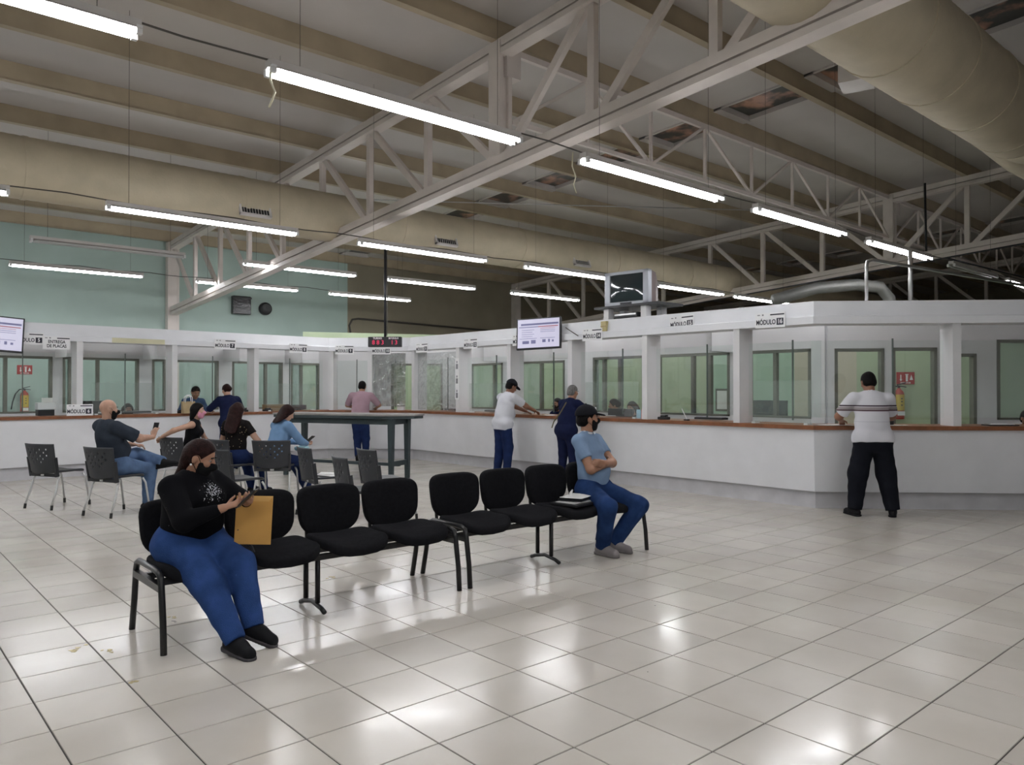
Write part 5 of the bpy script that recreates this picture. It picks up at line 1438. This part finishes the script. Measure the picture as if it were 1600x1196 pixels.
tag(MB().tube([(1.80, 4.56, .64), (1.83, 4.54, .59), (1.84, 4.53, .565), (1.87, 4.52, .535), (1.88, 4.51, .50)], .008, 6).build('key_chain', M_DARKMETAL), 'dark key chain hanging at the hip of the woman with the envelope', 'chain')

# man with crossed arms at the end of the second bench
hdg = -86; L0 = (5.27, 4.86); lp = lambda x, y, z: local(L0, hdg, (x, y, z))
pm, J = person('man in light blue polo and black cap sitting with crossed arms', L0, hdg, H=1.70, b=1.08, skin='tan', h=.009, pelvis=(0, 0, .55), tilt=-10, twist=14, head=(58, 2), sex='m', belly=.015,
    RH=(-.07, .13, .80), LH=(.06, .19, .81), RE=(.8, .25, -.7), LE=(-.8, .25, -.7), rh_dir=(-.8, -.55, -.1), lh_dir=(1, -.15, .1), RF=lp(5.13, 4.62, .085), LF=lp(5.33, 4.66, .085), rtoe=-6, ltoe=4, RK=(.55, 1, .5), LK=(-.45, 1, .5),
    top=M_POLOB, sleeve=.62, bottom=M_JEANM, leg=1.2, shoes=(M_SHOEG, M_SOLET), hair='short', mask=M_MASKB, cap=M_CAPB, hem=.07, hcurl=40, pn_r=(.2, -1, 0), pn_l=(-.2, -1, 0), collar=mat('collar_pale', (.6, .62, .66), .8, var=0))
# black folder with papers beside him
fo = empty('document_folder', (4.92, 4.74, .462), .12, 'open black document folder with white papers on the bench seat', 'folder')
MB().box((0, 0, .014), (.40, .28, .024)).build('cover', M_BLACK, fo, bevel=.006); MB().box((.03, .02, .05), (.34, .22, .012), .25).build('flap', M_DARKMETAL, fo)
for k in range(3):
    MB().box((-.02 + .015 * k, .0, .029 + .006 * k + (.03 if k == 2 else 0)), (.30, .21, .004), .12 * k).build('sheet', M_PAPER, fo)
MB().tube([(-.02, .06, .045), (.02, .08, .09), (.05, .085, .115)], [.018, .014, .006], 6).build('crumpled_sheet', M_PAPER, fo)

# striped polo at the angled counter
STR = ramp_mat('polo_striped', 2, [(0, (.62, .62, .66)), (1.04, (.50, .50, .55)), (1.046, (.62, .62, .66)), (1.10, (.50, .50, .55)), (1.106, (.62, .62, .66)), (1.165, (.48, .48, .53)), (1.171, (.62, .62, .66)), (1.225, (.10, .06, .07)), (1.235, (.30, .27, .28)), (1.268, (.62, .6, .63)), (1.275, (.045, .03, .04)), (1.29, (.62, .62, .66)), (1.305, (.2, .16, .17)), (1.312, (.64, .64, .68))])
person('man in a white striped polo and black trousers leaning on the angled counter', (9.06, 3.94), 45, H=1.73, b=1.20, skin='brown', h=.010, pelvis=(0, 0, .91), tilt=9, head=(0, -22), belly=.03,
    RH=(.20, .46, 1.10), LH=(-.20, .46, 1.10), RE=(.9, -.5, -.5), LE=(-.9, -.5, -.5), RF=(.21, -.02, .085), LF=(-.20, .03, .085), rtoe=-25, ltoe=15, top=STR, sleeve=.80, bottom=M_BLKTR, shoes=(M_SHOEB, M_SHOEB), hair='short', hem=-.02, loose=.010, collar=M_WHTEE, leg=1.42)
# man in white with a cap
person('man in a white shirt, navy trousers and dark cap at the long counter', (8.48, 9.92), -6, H=1.68, b=1.16, leg=1.2, skin='brown', h=.012, pelvis=(0, 0, .90), tilt=14, head=(-6, -28), belly=.07,
    RH=(.16, .60, 1.09), LH=(-.06, .55, 1.09), RE=(.8, -.4, -.6), LE=(-.8, -.4, -.6), RF=(.10, .02, .085), LF=(-.09, -.05, .085), top=M_WHTEE, sleeve=.75, bottom=M_JEAND, shoes=(M_SHOEB, M_SHOEB), hair='short', cap=M_CAPB, hem=-.09, loose=.01)
# grey-haired person in dark clothes
gp, J = person('grey-haired person in dark clothes leaning on the long counter', (8.50, 8.42), 4, H=1.58, b=1.08, skin='tan', h=.012, pelvis=(0, 0, .84), tilt=14, head=(-4, -12), sex='f',
    RH=(.20, .50, 1.09), LH=(-.20, .48, 1.09), RE=(.9, -.4, -.4), LE=(-.9, -.4, -.4), top=M_NAVY, sleeve=1.8, bottom=M_NAVY, shoes=(M_SHOEB, M_SHOEB), hair='short', hairm=M_HAIRG, hem=-.06, loose=.012)
MB().tube([(.12, -.13, 1.28), (.02, -.155, 1.12), (-.10, -.17, .98), (-.17, -.14, .88)], .010, 6).build('bag_strap', mat('strap_olive', (.14, .12, .07), .8, var=0), gp)
# bald man with phone, ankle on knee
hdg = 20; L0 = (2.47, 9.96)
bm_, J = person('bald man in a slate shirt and jeans holding up his phone', L0, hdg, H=1.72, b=1.22, skin='light', h=.012, pelvis=(0, -.04, .585), tilt=-10, twist=-8, head=(-20, -6), belly=.05,
    RH=(.20, .34, .90), LH=(-.12, .30, .80), RE=(.9, -.2, -.7), LE=(-.9, -.2, -.7), RF=(.02, .40, .085), LF=(.24, .44, .60), RK=(.2, 1, .9), LK=(-.7, 1, .3), rtoe=-15, ltoe=(-60, 10), top=M_SLATE, sleeve=.85, bottom=M_JEANL, shoes=(M_SHOEB, M_SHOEB), hair='none', mask=M_MASKB, hem=.05, loose=.012, rh_dir=(0, .3, 1), pn_r=(-.3, 1, 0))
p = world_of(bm_, J['RH'] + V3(-.03, .05, .10)); phone(p, math.radians(hdg - 90) + .2, 1.25, 'phone held up by the bald man')
# girl with pink mask, arm over the chair back
person('girl in a black sleeveless top with a pink mask, arm over her chair back', (3.78, 11.25), -38, H=1.60, b=.92, skin='light', h=.012, pelvis=(0, -.02, .55), tilt=8, twist=0, head=(-6, -4), sex='f',
    RH=(-.36, -.22, .84), LH=(-.25, .30, .62), RE=(.3, -.9, -.3), LE=(-.8, -.3, -.5), RF=(.08, .46, .085), LF=(-.12, .46, .085), top=M_BLACKC, sleeve=.0, bottom=M_JEAND, shoes=(M_SHOEB, M_SHOEB), hair='bob', mask=M_MASKP) if False else \
person('girl in a black sleeveless top with a pink mask, arm over her chair back', (3.76, 11.22), -32, H=1.62, b=.92, skin='light', h=.012, pelvis=(0, -.02, .55), tilt=8, twist=0, head=(-4, -4), sex='f',
    RH=(.20, -.34, .82), LH=(-.20, .30, .62), RE=(.9, -.2, .0), LE=(-.8, -.3, -.5), RF=(.08, .46, .085), LF=(-.12, .46, .085), top=M_BLACKC, sleeve=.0, bottom=M_JEAND, shoes=(M_SHOEB, M_SHOEB), hair='bob', mask=M_MASKP)
# long-haired woman seen from behind
person('long-haired woman in a dotted dark blouse seen from behind', (4.07, 10.36), 30, H=1.62, b=1.08, skin='light', h=.012, pelvis=(0, -.02, .56), tilt=2, head=(5, -8), sex='f', RH=(.22, .22, .66), LH=(-.2, .25, .66), RE=(.9, -.3, -.6), RF=(.10, .46, .085), LF=(-.1, .46, .085),
    top=spot_mat('blouse_dotted', (.012, .010, .010), (.42, .33, .20), 26, .16), sleeve=.55, bottom=M_JEAND, shoes=(M_SHOEB, M_SHOEB), hair='long', hairm=M_HAIRR, hem=.05)
# denim jacket
dj, J = person('woman in a light denim jacket bending over her phone', (4.43, 9.88), 8, H=1.62, b=1.02, skin='light', h=.012, pelvis=(0, -.02, .56), tilt=14, head=(-8, -32), sex='f', RH=(.10, .42, .73), LH=(-.06, .42, .73), RE=(.9, -.3, -.6), LE=(-.9, -.3, -.6), RF=(.10, .42, .085), LF=(-.05, .52, .085), rtoe=-10,
    top=M_JACKET, sleeve=1.85, bottom=M_JEAND, shoes=(M_SHOEB, M_SHOEB), hair='long', hairm=M_HAIRR, hem=-.04, loose=.014, hcurl=55, pn_r=(0, .2, 1), pn_l=(0, .2, 1))
p = world_of(dj, (J['LH'] + J['RH']) / 2 + V3(0, .09, .05)); phone(p, math.radians(8 - 90), .6, 'phone held low by the woman in denim')
p = world_of(dj, V3(.05, .36, .665)); tag(MB().pad(superellipse(.22, .15, 2.6, 18), .05, lambda q: (q[0], q[1], q[2] + .01 * math.sin(q[0] * 40)), edge=.02).build('blue_pouch', mat('pouch_light_blue', (.35, .6, .68), .7, var=.1), loc=p, rot=(0, 0, .4), smooth=True), 'light blue pouch on the lap of the woman in denim', 'pouch')
# woman in navy at the left counter, tote bag
person('woman in navy standing at the left counter', (5.36, 13.95), 92, H=1.60, b=1.14, skin='light', h=.013, pelvis=(0, 0, .86), tilt=12, head=(10, -18), sex='f', RH=(.22, .46, 1.08), LH=(-.16, .48, 1.08), RE=(.9, -.3, -.4), LE=(-.9, -.3, -.4), top=M_NAVY, sleeve=1.1, bottom=M_JEAND, shoes=(M_SHOEB, M_SHOEB), hair='bun', hairm=M_HAIRR, hem=-.04, loose=.015)
tote = empty('tote_bag', (4.80, 14.52, 1.035), .2, 'tan tote bag with white handles standing on the left counter edge', 'bag')
MB().add([(-.11, -.05, 0), (.11, -.05, 0), (.11, .05, 0), (-.11, .05, 0), (-.13, -.02, .22), (.13, -.02, .22), (.13, .02, .22), (-.13, .02, .22)], [(3, 2, 1, 0), (4, 5, 6, 7), (0, 1, 5, 4), (1, 2, 6, 5), (2, 3, 7, 6), (3, 0, 4, 7)]).build('body', mat('tote_tan', (.42, .32, .18), .85, var=.15), tote, bevel=.006)
for s_ in (-1, 1): MB().tube([(-.07, s_ * .022, .20), (-.06, s_ * .03, .30), (0, s_ * .03, .34), (.06, s_ * .03, .30), (.07, s_ * .022, .20)], .008, 6).build('handle', M_SIGN, tote, smooth=True)
# man in pink at the corner
person('man in a dusty pink shirt leaning on the corner counter', (7.98, 13.80), 48, H=1.70, b=1.12, skin='tan', h=.013, pelvis=(0, -.04, .90), tilt=16, head=(0, -22), RH=(.24, .46, 1.09), LH=(-.22, .46, 1.09), RE=(.9, -.4, -.4), LE=(-.9, -.4, -.4), RF=(.12, -.06, .085), LF=(-.02, -.16, .13), ltoe=(10, -35), top=M_PINKS, sleeve=.9, bottom=M_JEAND, shoes=(M_SHOEB, M_SHOEB), hair='short', hem=.0, loose=.014)
# clerks behind the counter
def clerk(label, loc, heading, z, H=1.62, top=M_BLACKC, hair='short', mask=None, skin='tan', sex='m', head=(0, -10), hairm=M_HAIRB, tilt=10, stand=False):
    """seated unless stand; z = height of the head top"""
    pz = z - (.80 if not stand else .80) * H / 1.70
    # office chair below
    if not stand:
        c = empty('office_chair', (loc[0], loc[1], 0), math.radians(heading - 90), 'black office chair under ' + label, 'chair')
        MB().pad(superellipse(.48, .46, 4, 20), .08, lambda p: (p[0], p[1], pz - .14 + p[2]), edge=.03).build('seat', M_FABRIC, c, smooth=True)
        MB().tube([(0, 0, .06), (0, 0, pz - .18)], .03, 8).build('column', M_DARKMETAL, c)
        for k in range(5): a = 2 * PI * k / 5; MB().bar((0, 0, .06), (.28 * math.cos(a), .28 * math.sin(a), .03), .05, .04).build('base_arm', M_BLACK, c)
        RF = (.10, .36, .085 + max(0, pz - .56)); RF = (.1, .30, max(.085, pz - .56)); LF = (-.1, .30, max(.085, pz - .56))
    else: RF = LF = None
    RF = RF if RF else (.1, 0, .085); LF = LF if LF else (-.1, 0, .085)
    return person(label, loc, heading, H=H, b=1.05, skin=skin, h=.014, pelvis=(0, 0, pz), tilt=tilt, head=head, sex=sex, RH=(.18, .34, pz + .22), LH=(-.18, .34, pz + .22), RF=RF, LF=LF, top=top, sleeve=1.7, bottom=M_BLKTR, shoes=(M_SHOEB, M_SHOEB), hair=hair, hairm=hairm, mask=mask)
clerk('masked clerk with a head scarf low behind the left counter', (3.97, 15.35), -95, 1.25, sex='f', hair='bob', mask=M_MASKB, top=M_SLATE)
clerk('clerk in a steel blue shirt standing bent behind the left counter', (5.12, 15.42), -75, 1.60, H=1.70, top=M_CLERKB, stand=True, tilt=18, head=(-15, -30))
clerk('dark-haired clerk sitting low behind the corner counter', (8.69, 14.91), -135, 1.31, top=M_BLACKC, mask=M_MASKB)
clerk('masked male clerk sitting left of the grey-haired person', (9.95, 9.95), 180, 1.35, top=M_NAVY, mask=M_MASKB)
clerk('clerk in profile sitting behind the module 14 window', (10.45, 8.98), 140, 1.34, top=M_WHTEE, sex='f', hair='bun', hairm=M_HAIRR)
clerk('long-haired clerk with a black mask behind the counter', (9.90, 8.16), 180, 1.31, top=M_BLACKC, sex='f', hair='long', mask=M_MASKB, skin='tan')
clerk('dark-haired clerk cut off by the right picture edge', (11.88, 3.20), -135, 1.24, top=M_BLACKC, mask=M_MASKB)
# tape residue and grey scuffs left on the tiles
M_RESID = mat('tape_residue_ochre', (.40, .33, .16), .6, var=.25, scale=40)
M_SCUFF = mat('scuff_grey', (.20, .19, .18), .6, var=.2, scale=40)
rr_ = random.Random(11)
for (x, y, r, n_, m_) in ((1.03, 4.95, .05, 5, M_RESID), (1.16, 4.78, .04, 4, M_RESID), (1.10, 4.20, .045, 3, M_RESID), (1.60, 5.22, .04, 3, M_RESID), (1.62, 5.10, .03, 3, M_SCUFF), (2.90, 5.50, .05, 4, M_RESID), (3.9, 4.9, .02, 1, M_SCUFF), (4.2, 3.3, .012, 1, M_SCUFF), (4.7, 2.3, .012, 1, M_SCUFF), (3.2, 2.55, .012, 1, M_SCUFF)):
    mb = MB()
    for k in range(n_):
        cx, cy = x + rr_.uniform(-1, 1) * r, y + rr_.uniform(-1, 1) * r
        ring = [(cx + r * .35 * rr_.uniform(.4, 1.2) * math.cos(a), cy + r * .35 * rr_.uniform(.4, 1.2) * math.sin(a)) for a in [2 * PI * j / 9 for j in range(9)]]
        mb.prism(ring, -.001, .0012)
    mb.build('floor_stain', m_, fl)

# dull cloth, hair and shoes: hardly any sheen
for m_ in bpy.data.materials:
    if m_.name.split('_')[0] in ('cloth', 'denim', 'sweater', 'trousers', 'hair', 'mask', 'cap', 'blouse', 'polo', 'shoe', 'sole', 'bench', 'strap'):
        if m_.name == 'bench_black_enamel': continue
        m_.node_tree.nodes['Principled BSDF'].inputs['Specular IOR Level'].default_value = .10
